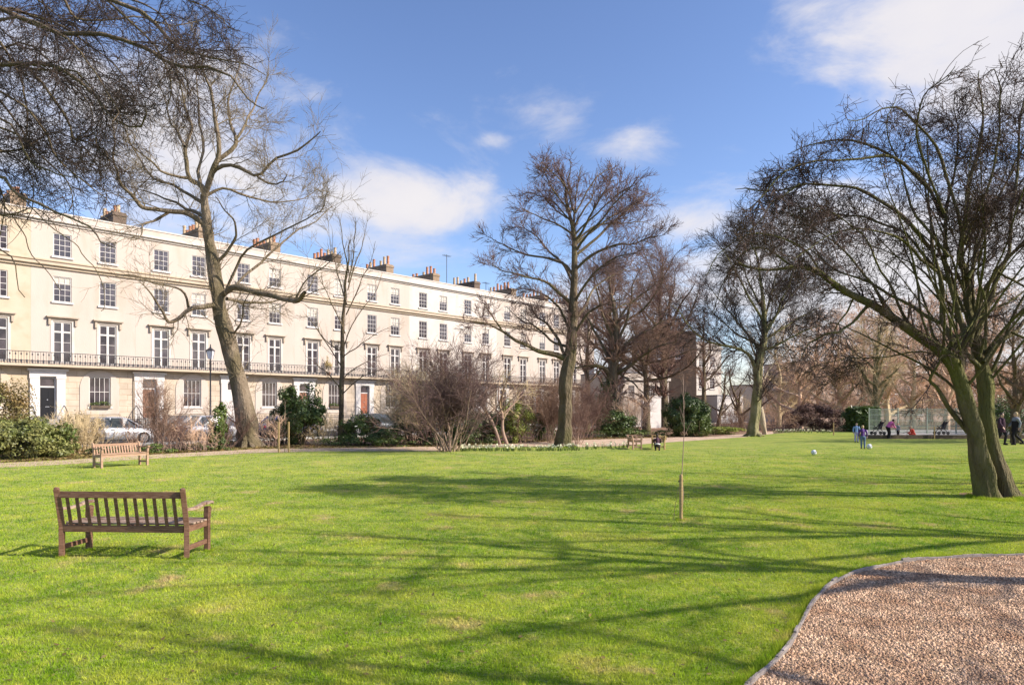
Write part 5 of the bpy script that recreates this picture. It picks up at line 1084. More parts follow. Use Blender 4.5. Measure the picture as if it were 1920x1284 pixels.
# trees standing just out of view to the right; the long branch shadows on the lawn are theirs
def side_tree(label, x, y, h, spread, seed, n=11, r0=.24, fork=.42):
    rng = np.random.default_rng(seed); Ls = auto_limbs(rng, x, y, h, 0, r0, n, spread, (30, 62), fork)
    lv = [dict(dens=1.8, L=(.8, 2.6), ang=(25, 55), p=6, rr=.5, t0=.2, up=.04, wig=.13, rmin=.012, rmax=.04), dict(dens=4.2, L=(.4, 1.2), ang=(25, 55), p=4, rr=.6, up=.03, wig=.13, rmin=.007)]
    tree('bare_tree', label, 'tree', (x, y), Ls, lv, M['bark_dark'], M['twig_dark'], seed, 'bare trees out of view on the right', kk=8)
side_tree('bare tree out of view to the right beside the gravel patch', 13.0, 6.2, 11.5, 6.0, 71)
side_tree('bare tree out of view to the right, a little beyond the gravel patch', 16.5, 8.6, 12, 6.0, 72)
side_tree('bare tree out of view on the right level with the mossy tree', 24.0, 15.5, 13, 6.5, 73)
side_tree('bare tree out of view behind the viewer on the right', 12.5, 1.6, 10, 5.0, 74, 8)
side_tree('bare tree far out of view on the right of the lawn', 31.0, 22.0, 13, 6.5, 75)

# ================================================================== SHRUBS
def shrubs():
    S1 = leaf_shrub
    def P(px, Y): return ((px - CX) / FPX * Y, Y)
    x, y = P(35, 26.5); S1('laurel_shrub', 'broad spotted yellow-green laurel at the left edge by the path', x, y, 2.0, 1.4, 1.5, 15000, .12, M['leaf_laurel'], 81, 60, cat='shrub')
    x, y = P(-60, 28.5); S1('laurel_shrub', 'laurel mostly cut off by the left edge', x, y, 2.2, 1.6, 2.6, 9000, .12, M['leaf_laurel'], 82, 50)
    x, y = P(-18, 30); S1('rusty_shrub', 'tall rusty brown leaved shrub behind the laurel', x, y, 2.2, 1.6, 3.5, 9500, .12, M['leaf_rust'], 83, 50)
    x, y = P(88, 28.3); S1('laurel_shrub', 'lower yellow-green shrub at the right end of the laurel group', x, y, 1.1, .9, 1.35, 6000, .11, M['leaf_mid'], 84, 40)
    x, y = P(150, 29.5); bare_shrub('twiggy_shrub', 'low dense olive brown twiggy shrub left of the silver car', x, y, 1.9, 70, .5, M['twig_olivetan'], M['twig_olivetan'], 85, 7, .014, .5); 
    x, y = P(145, 29.8); S1('brown_leaf_shrub', 'brown leaved shrub mixed with twigs left of the silver car', x, y, 1.0, .8, 1.6, 3600, .08, M['leaf_rust'], 86, 40)
    x, y = P(298, 30.5); bare_shrub('bare_shrub', 'upright reddish bare shrub between the two silver cars', x, y, 3.1, 20, .26, M['twig_grey'], M['twig_red'], 87, 6, .022, .35)
    x, y = P(330, 31); bare_shrub('bare_shrub', 'tan bare shrub in front of the second silver car', x, y, 1.7, 22, .45, M['twig_grey'], M['twig_brown'], 88, 6, .014, .4)
    x, y = P(255, 30); bare_shrub('bare_shrub', 'thin bare shrub behind the orange bench', x, y, 1.7, 18, .45, M['twig_tan'], M['twig_brown'], 89, 5, .012, .3)
    x, y = P(372, 31.5); bare_shrub('bare_shrub', 'low bare shrub hiding the wheels of the second silver car', x, y, 1.5, 30, .6, M['twig_tan'], M['twig_tan'], 90, 6, .012, .5)
    x, y = P(408, 32); S1('strappy_plant', 'narrow spiky olive plant against the second silver car', x, y, .45, .45, 2.2, 1500, .16, M['leaf_mid'], 91, 24, cl=.3)
    x, y = P(420, 33); bare_shrub('bare_shrub', 'bare shrub touching the left of the tall pale trunk', x, y, 2.2, 24, .4, M['twig_brown'], M['twig_brown'], 92, 6, .015, .3)
    x, y = P(508, 34.5); bare_shrub('bare_shrub', 'pale stemmed bare shrub right of the tall pale trunk', x, y, 1.7, 24, .5, M['twig_grey'], M['twig_tan'], 93, 5, .014, .35)
    x, y = P(566, 36); S1('evergreen_shrub', 'broad dark evergreen bush before the terrace, left of the slim tree', x, y, 1.75, 1.4, 3.3, 9000, .15, M['leaf_dark'], 94, 46, cl=.24, shell=.35)
    x, y = P(532, 37); S1('evergreen_shrub', 'lower dark evergreen bush over the dark blue car', x, y, 1.0, .9, 2.0, 3000, .14, M['leaf_dark'], 95, 26)
    x, y = P(600, 36.5); bare_shrub('bare_shrub', 'tan bare shrub at the foot of the slim tree', x, y, 1.7, 30, .5, M['twig_olivetan'], M['twig_olivetan'], 96, 6, .014, .5)
    x, y = P(678, 36); S1('evergreen_shrub', 'low green bush just right of the slim tree', x, y, 1.1, .9, 1.7, 5000, .11, M['leaf_mid'], 97, 40)
    x, y = P(716, 35.5); S1('evergreen_shrub', 'low rounded olive green bush in front of the dark grey car', x, y, 1.1, .8, 1.0, 4200, .10, M['leaf_dark'], 98, 36)
    x, y = P(775, 36.5); S1('evergreen_shrub', 'dark green bush left of the purple-brown shrub stems', x, y, 1.2, .9, 1.9, 4200, .13, M['leaf_dark'], 99, 34, cl=.24)
    x, y = P(772, 37.5); bare_shrub('bare_shrub', 'olive brown arching shrub left behind the purple-brown shrub', x, y, 4.0, 34, .42, M['twig_olivetan'], M['twig_olivetan'], 100, 7, .018, .8, wig=.13)
    x, y = G(843, 846); bare_shrub('purple_shrub', 'large purple-brown bare shrub with pale fanning stems at the path edge', x, y, 4.9, 34, .38, M['twig_grey'], M['twig_purple'], 101, 8.5, .030, .6, tw=(.3, .85), maxn=12000, d2=9, wig=.15)
    x, y = P(800, 36); bare_shrub('purple_shrub', 'brown bare shrub joining the left of the large purple-brown shrub', x, y, 4.2, 34, .36, M['twig_brown'], M['twig_olivetan'], 102, 6, .024, .5)
    x, y = P(876, 36.5); S1('evergreen_shrub', 'dark low evergreen behind the purple-brown shrub stems', x, y, 1.6, .8, 1.7, 4200, .12, M['leaf_dark'], 103, 30)
    # leaning small trees
    for k, (px, lean, lab) in enumerate(((938, -.30, 'small crooked tree leaning left over the daffodils, left of a pair'), (951, -.12, 'small crooked tree over the daffodils, right of a pair'))):
        Y = 36.2; x, y = P(px, Y); rng = np.random.default_rng(110 + k)
        L0 = [resample([(x, y, 0), (x - .25, y, .8), (x + lean * 2.2, y, 1.6), (x + lean * 4, y + .3 * k, 2.4)], [.10, .085, .07, .05], 10)]
        for j in range(7):
            a = rng.uniform(0, 6.28); s = L0[0][0][5 + j % 5]; L0.append(resample([s, s + [math.cos(a) * .7, math.sin(a) * .7, .6], s + [math.cos(a) * 1.5, math.sin(a) * 1.4, 1.3], s + [math.cos(a) * 2.0, math.sin(a) * 2.0, 1.4 + rng.random()]], [.05, .035, .02, .01], 10))
        tree('crooked_tree', lab, 'tree', (x, y), L0, [dict(dens=2.6, L=(.6, 1.4), ang=(25, 70), p=5, rr=.6, t0=.2, up=0, rmin=.011), dict(dens=4, L=(.3, .9), ang=(25, 70), p=4, up=0, rmin=.008), dict(dens=4, L=(.2, .6), ang=(25, 70), p=3, up=0, rmin=.007)], M['twig_grey'], M['twig_brown'] if k == 0 else M['twig_olivetan'], 111 + k, 'pair of crooked small trees', kk=7)
    x, y = P(965, 38); S1('lime_shrub', 'bright lime green bush between the crooked trees and the central trunk', x, y, 1.05, .8, 2.4, 5200, .10, M['leaf_lime'], 112, 40)
    x, y = P(905, 38.5); S1('evergreen_shrub', 'dark evergreen under the crooked small trees', x, y, 1.4, .9, 1.8, 4200, .12, M['leaf_dark'], 113, 34)
    x, y = P(1020, 40); S1('evergreen_shrub', 'low dark bush left of the central trunk', x, y, .8, .7, 1.7, 2600, .12, M['leaf_dark'], 114, 26)
    x, y = P(1000, 43); bare_shrub('bare_shrub', 'reddish bare shrub behind the lime green bush', x, y, 3.6, 40, .35, M['twig_red'], M['twig_red'], 115, 7, .016, .7)
    x, y = P(1035, 38.5); bare_shrub('bare_shrub', 'reddish bare shrub just left of the central trunk', x, y, 3.4, 34, .3, M['twig_grey'], M['twig_red'], 116, 7, .016, .5)
    x, y = P(1082, 37); bare_shrub('bare_shrub', 'tan arching bare shrub touching the right of the central trunk', x, y, 2.3, 30, .42, M['twig_grey'], M['twig_brown'], 117, 6, .014, .35)
    x, y = P(1098, 44); bare_shrub('bare_shrub', 'red-brown bare shrub right behind the central trunk', x, y, 3.6, 40, .32, M['twig_brown'], M['twig_brown'], 118, 6, .016, .8)
    x, y = P(1148, 46); S1('evergreen_shrub', 'dark green laurel at the foot of the ivy clad trunk', x, y, 1.7, 1.1, 1.8, 5600, .15, M['leaf_dark'], 119, 34)
    x, y = P(1185, 47); bare_shrub('bare_shrub', 'bare wispy shrub between the ivy clad trunk and the white wall', x, y, 3.4, 26, .4, M['twig_brown'], M['twig_tan'], 120, 5, .018, .4)
    x, y = P(1180, 46); S1('lime_shrub', 'low yellow-green plants at the path bend near the white wall', x, y, 1.8, .6, .7, 2600, .11, M['leaf_mid'], 121, 30)
    x, y = P(1290, 47); S1('evergreen_shrub', 'round dense evergreen bush beside the path, right of the white wall', x, y, 1.6, 1.5, 2.9, 22000, .13, M['leaf_dark'], 122, 90, shell=.72, cl=.22)
    x, y = P(1312, 46.5); S1('lime_shrub', 'lighter green bush overlapping the right of the round evergreen', x, y, .9, .8, 1.9, 4200, .11, M['leaf_mid'], 123, 36)
    x, y = P(1340, 50); S1('lime_shrub', 'low yellow-green ground plants right of the round evergreen', x, y, 2.2, .6, .6, 2600, .12, M['leaf_lime'], 124, 34)
    x, y = P(1370, 56); bare_shrub('bare_shrub', 'russet low shrub left of the mid lawn trunk', x, y, 1.9, 50, .6, M['twig_red'], M['twig_red'], 125, 6, .016, 1.2)
    x, y = P(1470, 60); bare_shrub('bare_shrub', 'russet low shrub right of the mid lawn trunk', x, y, 2.0, 50, .6, M['twig_red'], M['twig_tan'], 126, 6, .016, 1.4)
    x, y = P(1527, 60); S1('clipped_shrub', 'dense dark brown rounded bush at the far lawn edge', x, y, 2.6, 1.8, 2.3, 12000, .14, M['twig_brown'], 127, 80, shell=.6, cl=.25)
    x, y = P(1597, 57); S1('evergreen_shrub', 'loose dark green bush left of the clipped hedge', x, y, 1.1, 1.0, 1.75, 4200, .13, M['leaf_dark'], 128, 34)
    # clipped hedge block
    x, y = P(1618, 56); e = empty('hedge', (x, y, 0), 'dark square clipped hedge at the left end of the green mesh fence', 'hedge'); rng = np.random.default_rng(129); n = 7000
    p = rng.uniform(-1, 1, (n, 3)); ax = rng.integers(0, 3, n); p[np.arange(n), ax] = np.sign(p[np.arange(n), ax]); p *= [.85, 1.0, .95]; p[:, 2] += .95; p += rng.normal(0, .04, (n, 3)); d = rng.normal(size=(n, 3)) * .09; d2 = rng.normal(size=(n, 3)) * .06
    V = np.stack([p - d, p + d2, p + d, p - d2], 1).reshape(-1, 3); V[:, 2] = np.maximum(V[:, 2], .02); mesh_np('foliage', V, [np.arange(n * 4).reshape(n, 4)], M['leaf_dark'], e)
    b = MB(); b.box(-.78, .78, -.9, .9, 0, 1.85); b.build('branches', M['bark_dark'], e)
    x, y = P(1890, 46); S1('evergreen_shrub', 'dark evergreen bush at the right edge behind the walking people', x, y, 2.2, 1.5, 2.6, 6000, .15, M['leaf_dark'], 130, 40)
    for k, (px, Y, h) in enumerate(((1455, 82, 3.6), (1500, 78, 4), (1560, 80, 4.2), (1620, 76, 4.2), (1680, 78, 4.4), (1740, 76, 4.4), (1800, 76, 4.4), (1860, 72, 4.2), (1400, 84, 3.4))):
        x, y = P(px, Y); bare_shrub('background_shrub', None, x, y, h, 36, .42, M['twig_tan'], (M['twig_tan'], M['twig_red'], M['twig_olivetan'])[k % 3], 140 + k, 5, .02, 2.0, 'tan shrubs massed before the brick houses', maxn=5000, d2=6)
        COLL.append(x)
COLL = []
shrubs()
names_ = ['right of the white villa', 'below the bushy tan tree', 'above the round brown bush', 'behind the clipped hedge', 'behind the left half of the mesh fence', 'behind the right half of the mesh fence', 'just left of the mossy trunk', 'seen between the mossy trunk and the right edge', 'left of the white villa']
for o, nme in zip([o for o in bpy.data.objects if o.name.startswith('background_shrub')], names_): o['label'] = 'far tan and brown bare shrub ' + nme

# daffodils
def daffodils():
    rng = np.random.default_rng(60); strips = [((860, 846), (960, 846), .9, 120), ((960, 846), (1090, 845), .8, 110), ((1090, 843), (1180, 839), .6, 60), ((1455, 811), (1560, 812), 1.2, 120)]
    VP, FP, VL, FL = [], [], [], []; np_ = nl = 0
    for a, b, w, n in strips:
        A, B = np.array(G(*a)), np.array(G(*b))
        for _ in range(n):
            t = rng.random(); x, y = A * (1 - t) + B * t; y += rng.uniform(-.2, w); h = rng.uniform(.16, .30)
            for j in range(5):
                az = rng.uniform(0, 6.28); l = rng.uniform(.7, 1.1) * h; dx, dy = math.cos(az) * l * .35, math.sin(az) * l * .35
                VL += [(x - .008, y, 0), (x + .008, y, 0), (x + dx, y + dy, l)]; FL.append((nl, nl + 1, nl + 2)); nl += 3
            if rng.random() < .8:
                az = rng.uniform(0, 6.28); c = Vector((x, y, h)); nn = Vector((math.cos(az), math.sin(az), .3)).normalized(); u = nn.cross(Vector((0, 0, 1))).normalized(); v = nn.cross(u)
                for j in range(6):
                    a1 = j * 1.047; d = u * math.cos(a1) + v * math.sin(a1); e2 = u * math.cos(a1 + .5) + v * math.sin(a1 + .5); f2 = u * math.cos(a1 - .5) + v * math.sin(a1 - .5)
                    VP += [tuple(c), tuple(c + f2 * .03), tuple(c + d * .055 + nn * .01), tuple(c + e2 * .03)]; FP.append((np_, np_ + 1, np_ + 2, np_ + 3)); np_ += 4
    o = mesh_np('daffodil_leaves', VL, [np.array(FL)], M['leaf_mid']); tag(o, 'green daffodil leaves in drifts along the far edge of the lawn', 'flowers', kind='stuff')
    o = mesh_np('daffodil_flowers', VP, [np.array(FP)], M['petal']); tag(o, 'pale yellow and white daffodil flowers in drifts along the lawn edge', 'flowers', kind='stuff')
daffodils()
def litter():
    rng = np.random.default_rng(61); n = 9000; up = [G(*p) for p in [(0, 868), (230, 855), (480, 842), (850, 837), (1085, 825), (1330, 818)]]
    i = rng.integers(0, 5, n); t = rng.random(n)[:, None]; U = np.array(up); p = U[i] * (1 - t) + U[i + 1] * t; p[:, 1] += rng.random(n) ** 1.5 * 4 + .05; z = np.full(n, .02)
    d = rng.normal(size=(n, 3)) * .05; d2 = rng.normal(size=(n, 3)) * .03; d[:, 2] *= .3; c = np.concatenate([p, z[:, None]], 1)
    V = np.stack([c - d, c + d2, c + d, c - d2], 1).reshape(-1, 3); V[:, 2] = np.maximum(V[:, 2], .012)
    o = mesh_np('leaf_litter', V, [np.arange(n * 4).reshape(n, 4)], M['leaf_rust']); tag(o, 'brown fallen leaves on the soil of the planting bed', 'leaves', kind='stuff')
litter()
def lawn_bits():
    rng = np.random.default_rng(77); n = 1500; y = 4.5 * (40 / 4.5) ** rng.random(n); x = (rng.random(n) * 2 - 1) * y * .8; k = ~ginside(x, y); x, y = x[k], y[k]; n = len(x)
    s = rng.uniform(.010, .028, n); a = rng.uniform(0, 6.28, n); c = np.stack([x, y, np.full(n, .022)], 1); u = np.stack([np.cos(a), np.sin(a), rng.normal(0, .3, n)], 1) * s[:, None]; v = np.stack([-np.sin(a), np.cos(a), rng.normal(0, .3, n)], 1) * s[:, None] * .6
    V = np.stack([c - u, c + v, c + u, c - v], 1).reshape(-1, 3); V[:, 2] = np.maximum(V[:, 2], .014)
    o = mesh_np('fallen_leaves', V, [np.arange(n * 4).reshape(n, 4)], M['leaf_rust']); tag(o, 'scattered dry brown leaves lying on the lawn', 'leaves', kind='stuff')
lawn_bits()
for k, (px, Y, h, mm, lb) in enumerate(((205, 31, 1.6, 'twig_olivetan', 'left of the clear silver car front'), (318, 32.5, 2.3, 'twig_red', 'between the red shrub and the second silver car'), (350, 33, 1.6, 'twig_brown', 'over the bonnet of the second silver car'), (392, 31.3, 1.3, 'twig_tan', 'below the spiky olive plant'),
        (440, 35.5, 1.8, 'twig_brown', 'behind the foot of the tall pale trunk'), (486, 36, 1.5, 'twig_tan', 'in front of the dark blue car'), (618, 37.5, 2.0, 'twig_olivetan', 'touching the left of the slim tree trunk'), (655, 38, 1.9, 'twig_brown', 'behind the low green bush by the slim tree'),
        (745, 38, 2.6, 'twig_olivetan', 'behind the rear of the dark grey car'), (805, 38.5, 3.2, 'twig_brown', 'behind the left of the purple-brown shrub'), (925, 39.5, 3.0, 'twig_red', 'behind the crooked small trees'), (985, 38, 2.4, 'twig_red', 'between the lime green bush and the central trunk'))):
    bare_shrub('bare_shrub', 'bare border shrub ' + lb, (px - CX) / FPX * Y, Y, h * .72, 24, .5, M['twig_grey'], M[mm], 200 + k, 6, .013, .6, maxn=4000)
def base_grass():
    rng = np.random.default_rng(91); cs = [(G(1866, 934), .42, 2600, .09), (G(1277, 975), .07, 260, .06)] + [(G(*q), .05, 150, .05) for q in ((116, 1045), (350, 1048), (170, 1032), (393, 1033))] + [(G(1058, 838), .5, 1500, .10), (G(1413, 818), .5, 1200, .10)]
    Vs = []
    for (cx, cy), rad, n, hh in cs:
        a = rng.uniform(0, 6.28, n); d = rad * (.75 + .55 * rng.random(n)); x, y = cx + np.cos(a) * d, cy + np.sin(a) * d; h = hh * rng.uniform(.4, 1, n); w = rng.uniform(.002, .004, n) * (1 + cy * .03); b = rng.uniform(0, 6.28, n); l = rng.uniform(0, 6.28, n)
        Vs.append(np.stack([np.stack([x - np.cos(b) * w, y - np.sin(b) * w, 0 * x], 1), np.stack([x + np.cos(b) * w, y + np.sin(b) * w, 0 * x], 1), np.stack([x + np.cos(l) * h * .4, y + np.sin(l) * h * .4, h], 1)], 1).reshape(-1, 3))
    V = np.concatenate(Vs); o = mesh_np('tall_grass', V, [np.arange(len(V)).reshape(-1, 3)], M['blade']); tag(o, 'longer grass left round the trunks, the stake and the legs of the near bench', 'grass', kind='stuff')
    cx, cy = G(1878, 931); sheet('bare_soil', [(cx + math.cos(t) * (.75 + .22 * math.sin(3 * t + 1) + .1 * math.sin(7 * t)) * 1.25 + .15, cy + math.sin(t) * (.62 + .15 * math.sin(4 * t)) ) for t in np.linspace(0, 6.283, 40)[:-1]], .009, M['soil'])
base_grass()
# low green ground cover along the bed
for k, (px, Y, rx, h) in enumerate(((200, 28.5, 1.2, .35), (300, 29.5, 1.0, .4), (395, 31.5, 1.0, .5), (450, 34.8, .9, .35), (640, 35, 1.4, .5), (730, 34.5, 1.2, .45), (820, 35.2, 1.2, .5), (900, 37, 1.6, .5), (1130, 44.5, 2, .5), (1240, 46.5, 1.2, .5))):
    x = (px - CX) / FPX * Y
    leaf_shrub('ground_cover_plant', ['low leafy plant left of the orange bench', 'low leafy plant right behind the orange bench', 'low leafy plant under the spiky olive plant', 'low leafy plant at the foot of the tall pale trunk', 'low leafy plant at the foot of the slim tree', 'low leafy plant below the rounded olive bush',
               'low leafy plant left of the purple-brown shrub base', 'low leafy plant under the crooked trees', 'low leafy plants below the laurel of the ivy clad trunk', 'low leafy plants left of the round evergreen'][k], x, Y, rx, .5, h, 900, .09, M['leaf_mid'] if k % 2 else M['leaf_dark'], 160 + k, 16, 'low plants along the path', 'plant', ns=4)

# ================================================================== PLAYGROUND
def playground():
    x0, y0 = G(1622, 823); x1, y1 = G(1905, 826)
    b = MB(); b.box(0, 30, 0, .14, 0, .26); o = b.build('playground_edge_wall', M['timber']); o.location = (x0, y0 + .1, 0); tag(o, 'low dark timber wall along the front of the playground', 'wall')
    sheet('playground_paving', [(x0, y0 + .24), (x0 + 30, y0 + .24), (x0 + 30, y0 + 12), (x0 + 6.2, y0 + 12)], .2, M['concrete'])
    e = empty('mesh_fence', (24.6, y0 + 4, .2), 'green wire mesh fence behind the pink clothed person', 'fence'); W = 18
    for k in range(10): b = MB(); b.box(k * 2 - .03, k * 2 + .03, -.03, .03, 0, 1.78); b.build('post', M['green_wire'], e)
    b = MB()
    for k in range(int(W / .085)): b.bar((k * .085, 0, .05), (k * .085, 0, 1.7), .022, .022)
    for z in (.1, .5, .9, 1.3, 1.68): b.bar((0, .012, z), (W, .012, z), .03, .03)
    b.build('mesh_panel', M['green_wire'], e)
    # pushchair-like dark frames
    for k, (px, lab) in enumerate(((1646, 'dark pushchair parked on the playground left of the pink clothed person'), (1765, 'dark pushchair parked on the playground right of the red clothed child'))):
        Y = y0 + 2; x = (px - CX) / FPX * Y; e = empty('pushchair', (x, Y, .2), lab, 'pushchair', 'pushchairs on the playground')
        for s in (-.22, .22):
            for w in (-.3, .3): b = MB(); b.lathe([(.02, -.02), (.11, -.02), (.11, .02), (.02, .02)], (w, s, .11), 12, 'y'); b.build('wheel', M['tyre'], e)
        b = MB()
        for s in (-.22, .22): b.bar((-.3, s, .11), (.25, s, .75), .03, .03); b.bar((.3, s, .11), (-.15, s, .6), .03, .03); b.bar((.25, s, .75), (.4, s, .95), .03, .03)
        b.bar((.4, -.22, .95), (.4, .22, .95), .03, .03); b.build('frame', M['iron'], e)
        b = MB(); b.bar((-.2, 0, .42), (.15, 0, .40), .4, .06); b.bar((.12, 0, .4), (.28, 0, .85), .4, .05); b.build('seat', M['cloth_black'], e)
    # sign post near the white wall
    x, y, _ = AT(1216, 820, 60); e = empty('sign_post', (x, y, 0), 'thin post with a narrow blue panel in front of the white garden wall', 'sign'); b = MB(); b.tube([(0, 0, 0), (0, 0, 2.3)], .035, 8); b.build('post', M['iron'], e); b = MB(); b.box(-.14, .14, -.06, -.036, 1.1, 2.25); b.build('panel', M['sign_blue'], e)
playground()
def ball(px, py, r, lab):
    x, y = G(px, py); b = MB(); b.ell((0, 0, 0), (r, r, r), 20, 14); o = b.build('football', M['ballmat'], smooth=True); o.location = (x, y, r + .003); tag(o, lab, 'ball', 'footballs on the lawn')
ball(1526, 853, .11, 'white football lying alone on the lawn between the sapling and the children')
ball(1630, 842, .125, 'pale football at the feet of the child in purple')

# ================================================================== PEOPLE
def tube_person(mb, chains):
    for pts, rad in chains: mb.tube(pts, rad, 10)
def person(label, loc, rz, h, J, top, legs, hair, skirt=False, shoes=None, long_hair=False, band=False, bag=None, coat=None):
    """J: joints in metres for a 1.7 m figure facing +y: pelvis, chest, neck, head, and L/R elbow, wrist, knee, ankle"""
    k = h / 1.7; e = empty('person', (loc[0], loc[1], loc[2] if len(loc) > 2 else 0), label, 'person', rz=rz); e.scale = (k, k, k)
    V3 = lambda p: Vector(p); pel, ch, nk, hd = map(V3, (J['pelvis'], J['chest'], J['neck'], J['head']))
    sp = (nk - pel).normalized(); side = Vector((1, 0, 0))
    def chains(g=0.0, parts=('torso', 'arms', 'legs', 'head')):
        C = []
        if 'torso' in parts: C.append(([pel - sp * .10, pel, (pel + ch) / 2, ch, ch + (nk - ch) * .75, nk], [(.10 + g, .13 + g), (.115 + g, .165 + g), (.10 + g, .14 + g), (.115 + g, .175 + g), (.085 + g, .15 + g), (.05 + g, .06 + g)]))
        for s, n in ((-1, 'L'), (1, 'R')):
            sh = ch + (nk - ch) * .6 + side * s * .17; el, wr = V3(J['el' + n]), V3(J['wr' + n])
            if 'arms' in parts: C.append(([sh, (sh + el) / 2, el, (el + wr) / 2, wr], [.055 + g, .048 + g, .040 + g, .037 + g, .028 + g]))
            if 'hands' in parts:
                d = (wr - el).normalized(); C.append(([wr, wr + d * .05, wr + d * .09], [(.027, .018), (.038, .016), (.036, .013)])); u = d.cross(Vector((0, 1, .2))).normalized(); w = d.cross(u)
                for i in range(4): b0 = wr + d * .085 + u * (i - 1.5) * .019; C.append(([b0, b0 + d * (.035 + .006 * (i in (1, 2))) + w * .008, b0 + d * (.062 + .01 * (i in (1, 2))) + w * .028], [.009, .0085, .007]))
                C.append(([wr + d * .02 + u * .03, wr + d * .05 + u * .055, wr + d * .08 + u * .058 + w * .012], [.011, .010, .008]))
            hp = pel + side * s * .09 - sp * .04; kn, an = V3(J['kn' + n]), V3(J['an' + n])
            if 'legs' in parts: C.append(([hp, (hp + kn) / 2, kn, (kn + an) / 2 + Vector((0, -.01, 0)), an], [.092 + g, .078 + g, .056 + g, .054 + g, .038 + g]))
            if 'feet' in parts: f = V3(J.get('toe', (0, 1, 0))).normalized(); C.append(([an - f * .06 + Vector((0, 0, -.05)), an + f * .02 + Vector((0, 0, -.045)), an + f * .12 + Vector((0, 0, -.06)), an + f * .17 + Vector((0, 0, -.065))], [(.035 + g, .035 + g), (.045 + g, .045 + g), (.032 + g, .04 + g), (.02 + g, .03 + g)]))
        if 'head' in parts: C.append(([nk, nk + (hd - nk) * .5], [.052, .05]))
        return C
    def solid(name, ch_, m, ell=(), vox=.014, parent=e):
        b = MB(); tube_person(b, ch_)
        for c, r in ell: b.ell(c, r, 14, 10)
        o = b.build(name, m, parent, True); r_ = o.modifiers.new('remesh', 'REMESH'); r_.mode = 'VOXEL'; r_.voxel_size = vox; r_.use_smooth_shade = True; sm = o.modifiers.new('smooth', 'SMOOTH'); sm.iterations = 2; return o
    f = Vector(J.get('face', (0, 1, 0))).normalized(); rt = f.cross(Vector((0, 0, 1))).normalized()
    solid('body', chains(0, ('torso', 'arms', 'legs', 'head', 'hands', 'feet')), M['skin'], [(tuple(hd), (.078, .092, .115)), (tuple(hd + f * .092 - Vector((0, 0, .015))), (.015, .02, .022)), (tuple(hd + f * .03 - Vector((0, 0, .075))), (.05, .05, .045)),
          (tuple(hd + rt * .08), (.012, .02, .03)), (tuple(hd - rt * .08), (.012, .02, .03)), (tuple(hd + f * .088 - Vector((0, 0, .055))), (.024, .008, .006))], .011)
    for s in (-1, 1): b = MB(); b.ell(tuple(hd + f * .082 + rt * .032 * s + Vector((0, 0, .012))), (.012, .012, .008), 8, 6); b.build('eye', M['iron'], e, True)
    hb = [(tuple(hd - f * .018 + Vector((0, 0, .025))), (.088, .098, .112)), (tuple(hd - f * .06 - Vector((0, 0, .04))), (.07, .05, .09))]
    if long_hair: hb.append((tuple(hd - f * .07 - Vector((0, 0, .14))), (.08, .045, .13)))
    solid('hair', [], hair, hb, .014)
    solid('top', chains(.018, ('torso', 'arms')), top, vox=.016)
    solid('trousers', chains(.014, ('legs',)) + [([pel - sp * .12, pel + sp * .02], [(.13, .17), (.125, .172)])], legs, vox=.016)
    solid('shoes', chains(.012, ('feet',)), shoes or M['cloth_black'], vox=.014)
    if coat: solid('coat', [([ch, pel, pel - Vector((0, 0, .25))], [(.15, .20), (.15, .20), (.17, .21)])], coat, vox=.02)
    if band: b = MB(); b.tube([pel + sp * .0, pel + sp * .07], [(.165, .215), (.165, .215)], 16); b.build('belt', M['cloth_white'], e)
    return e
stand = dict(pelvis=(0, 0, .92), chest=(0, .0, 1.25), neck=(0, 0, 1.45), head=(0, .02, 1.58), elL=(-.25, -.02, 1.12), wrL=(-.26, .08, .88), elR=(.25, -.02, 1.12), wrR=(.26, .08, .88), knL=(-.10, .02, .50), anL=(-.10, -.02, .08), knR=(.10, .02, .50), anR=(.10, -.02, .08))
def J(**k): d = dict(stand); d.update(k); return d
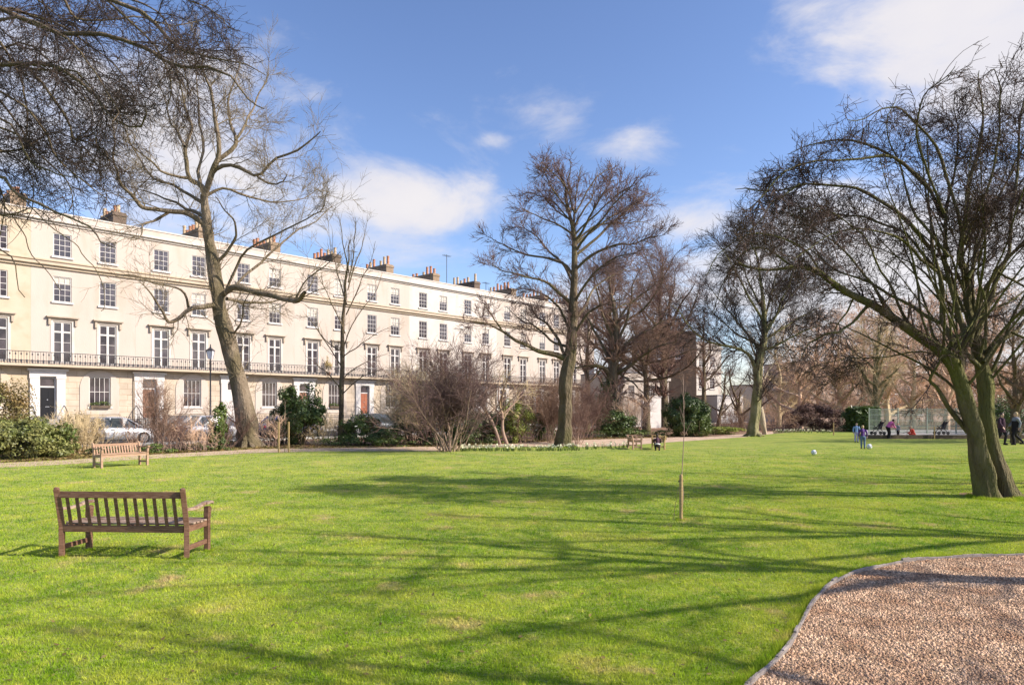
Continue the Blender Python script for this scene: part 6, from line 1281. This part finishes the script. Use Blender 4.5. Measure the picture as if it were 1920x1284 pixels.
walk = J(knL=(-.09, .18, .50), anL=(-.09, .10, .10), knR=(.09, -.02, .50), anR=(.09, -.36, .14), elL=(-.24, -.10, 1.14), wrL=(-.25, -.04, .90), elR=(.24, .08, 1.14), wrR=(.24, .24, .95))
bend = J(pelvis=(0, -.06, .90), chest=(0, .12, 1.15), neck=(0, .26, 1.30), head=(0, .35, 1.38), elL=(-.22, .26, .98), wrL=(-.15, .42, .85), elR=(.22, .26, .98), wrR=(.15, .42, .85), face=(0, 1, -.5))
crouch = J(pelvis=(0, 0, .38), chest=(0, .12, .68), neck=(0, .18, .86), head=(0, .24, .98), elL=(-.24, .28, .58), wrL=(-.12, .45, .50), elR=(.24, .28, .58), wrR=(.12, .45, .50), knL=(-.14, .40, .46), anL=(-.12, .10, .08), knR=(.14, .40, .46), anR=(.12, .10, .08), face=(0, 1, -.3))
g = G
person('adult in a bright pink top and black trousers bending towards a small child', g(1667, 823), R(-90), 1.42, bend, M['cloth_pink'], M['cloth_black'], M['hair_d'])
person('small child in grey clothes facing the adult in pink', g(1684, 821), R(100), .98, stand, M['cloth_grey'], M['cloth_black'], M['hair_b'])
person('toddler in bright red clothes crouching by the playground wall', g(1713, 821.5), R(60), 1.2, crouch, M['cloth_red'], M['cloth_red'], M['hair_b'])
person('child in purple top and jeans standing over a football', g(1618, 841), R(-20), 1.15, J(chest=(0, .05, 1.22), neck=(0, .10, 1.42), head=(0, .16, 1.53)), M['cloth_purple'], M['cloth_jeans'], M['hair_b'])
person('child in pale blue and lilac standing just behind the child in purple', g(1606, 829), R(160), 1.12, stand, M['cloth_blue'], M['cloth_lilac'], M['hair_d'])
person('adult in dark clothes walking at the right edge, left of a pair', g(1878, 834), R(200), 1.70, walk, M['cloth_plum'], M['cloth_black'], M['hair_d'], coat=M['cloth_plum'])
person('adult in black striding at the right edge, right of a pair', g(1905, 834), R(75), 1.74, walk, M['cloth_grey'], M['cloth_black'], M['hair_b'], coat=M['cloth_black'])
person('person in dark plum coat with a white waistband crouching with their back turned', g(1233, 845), R(-6), 1.18, crouch, M['cloth_plum'], M['cloth_black'], M['hair_d'], band=True, long_hair=True)
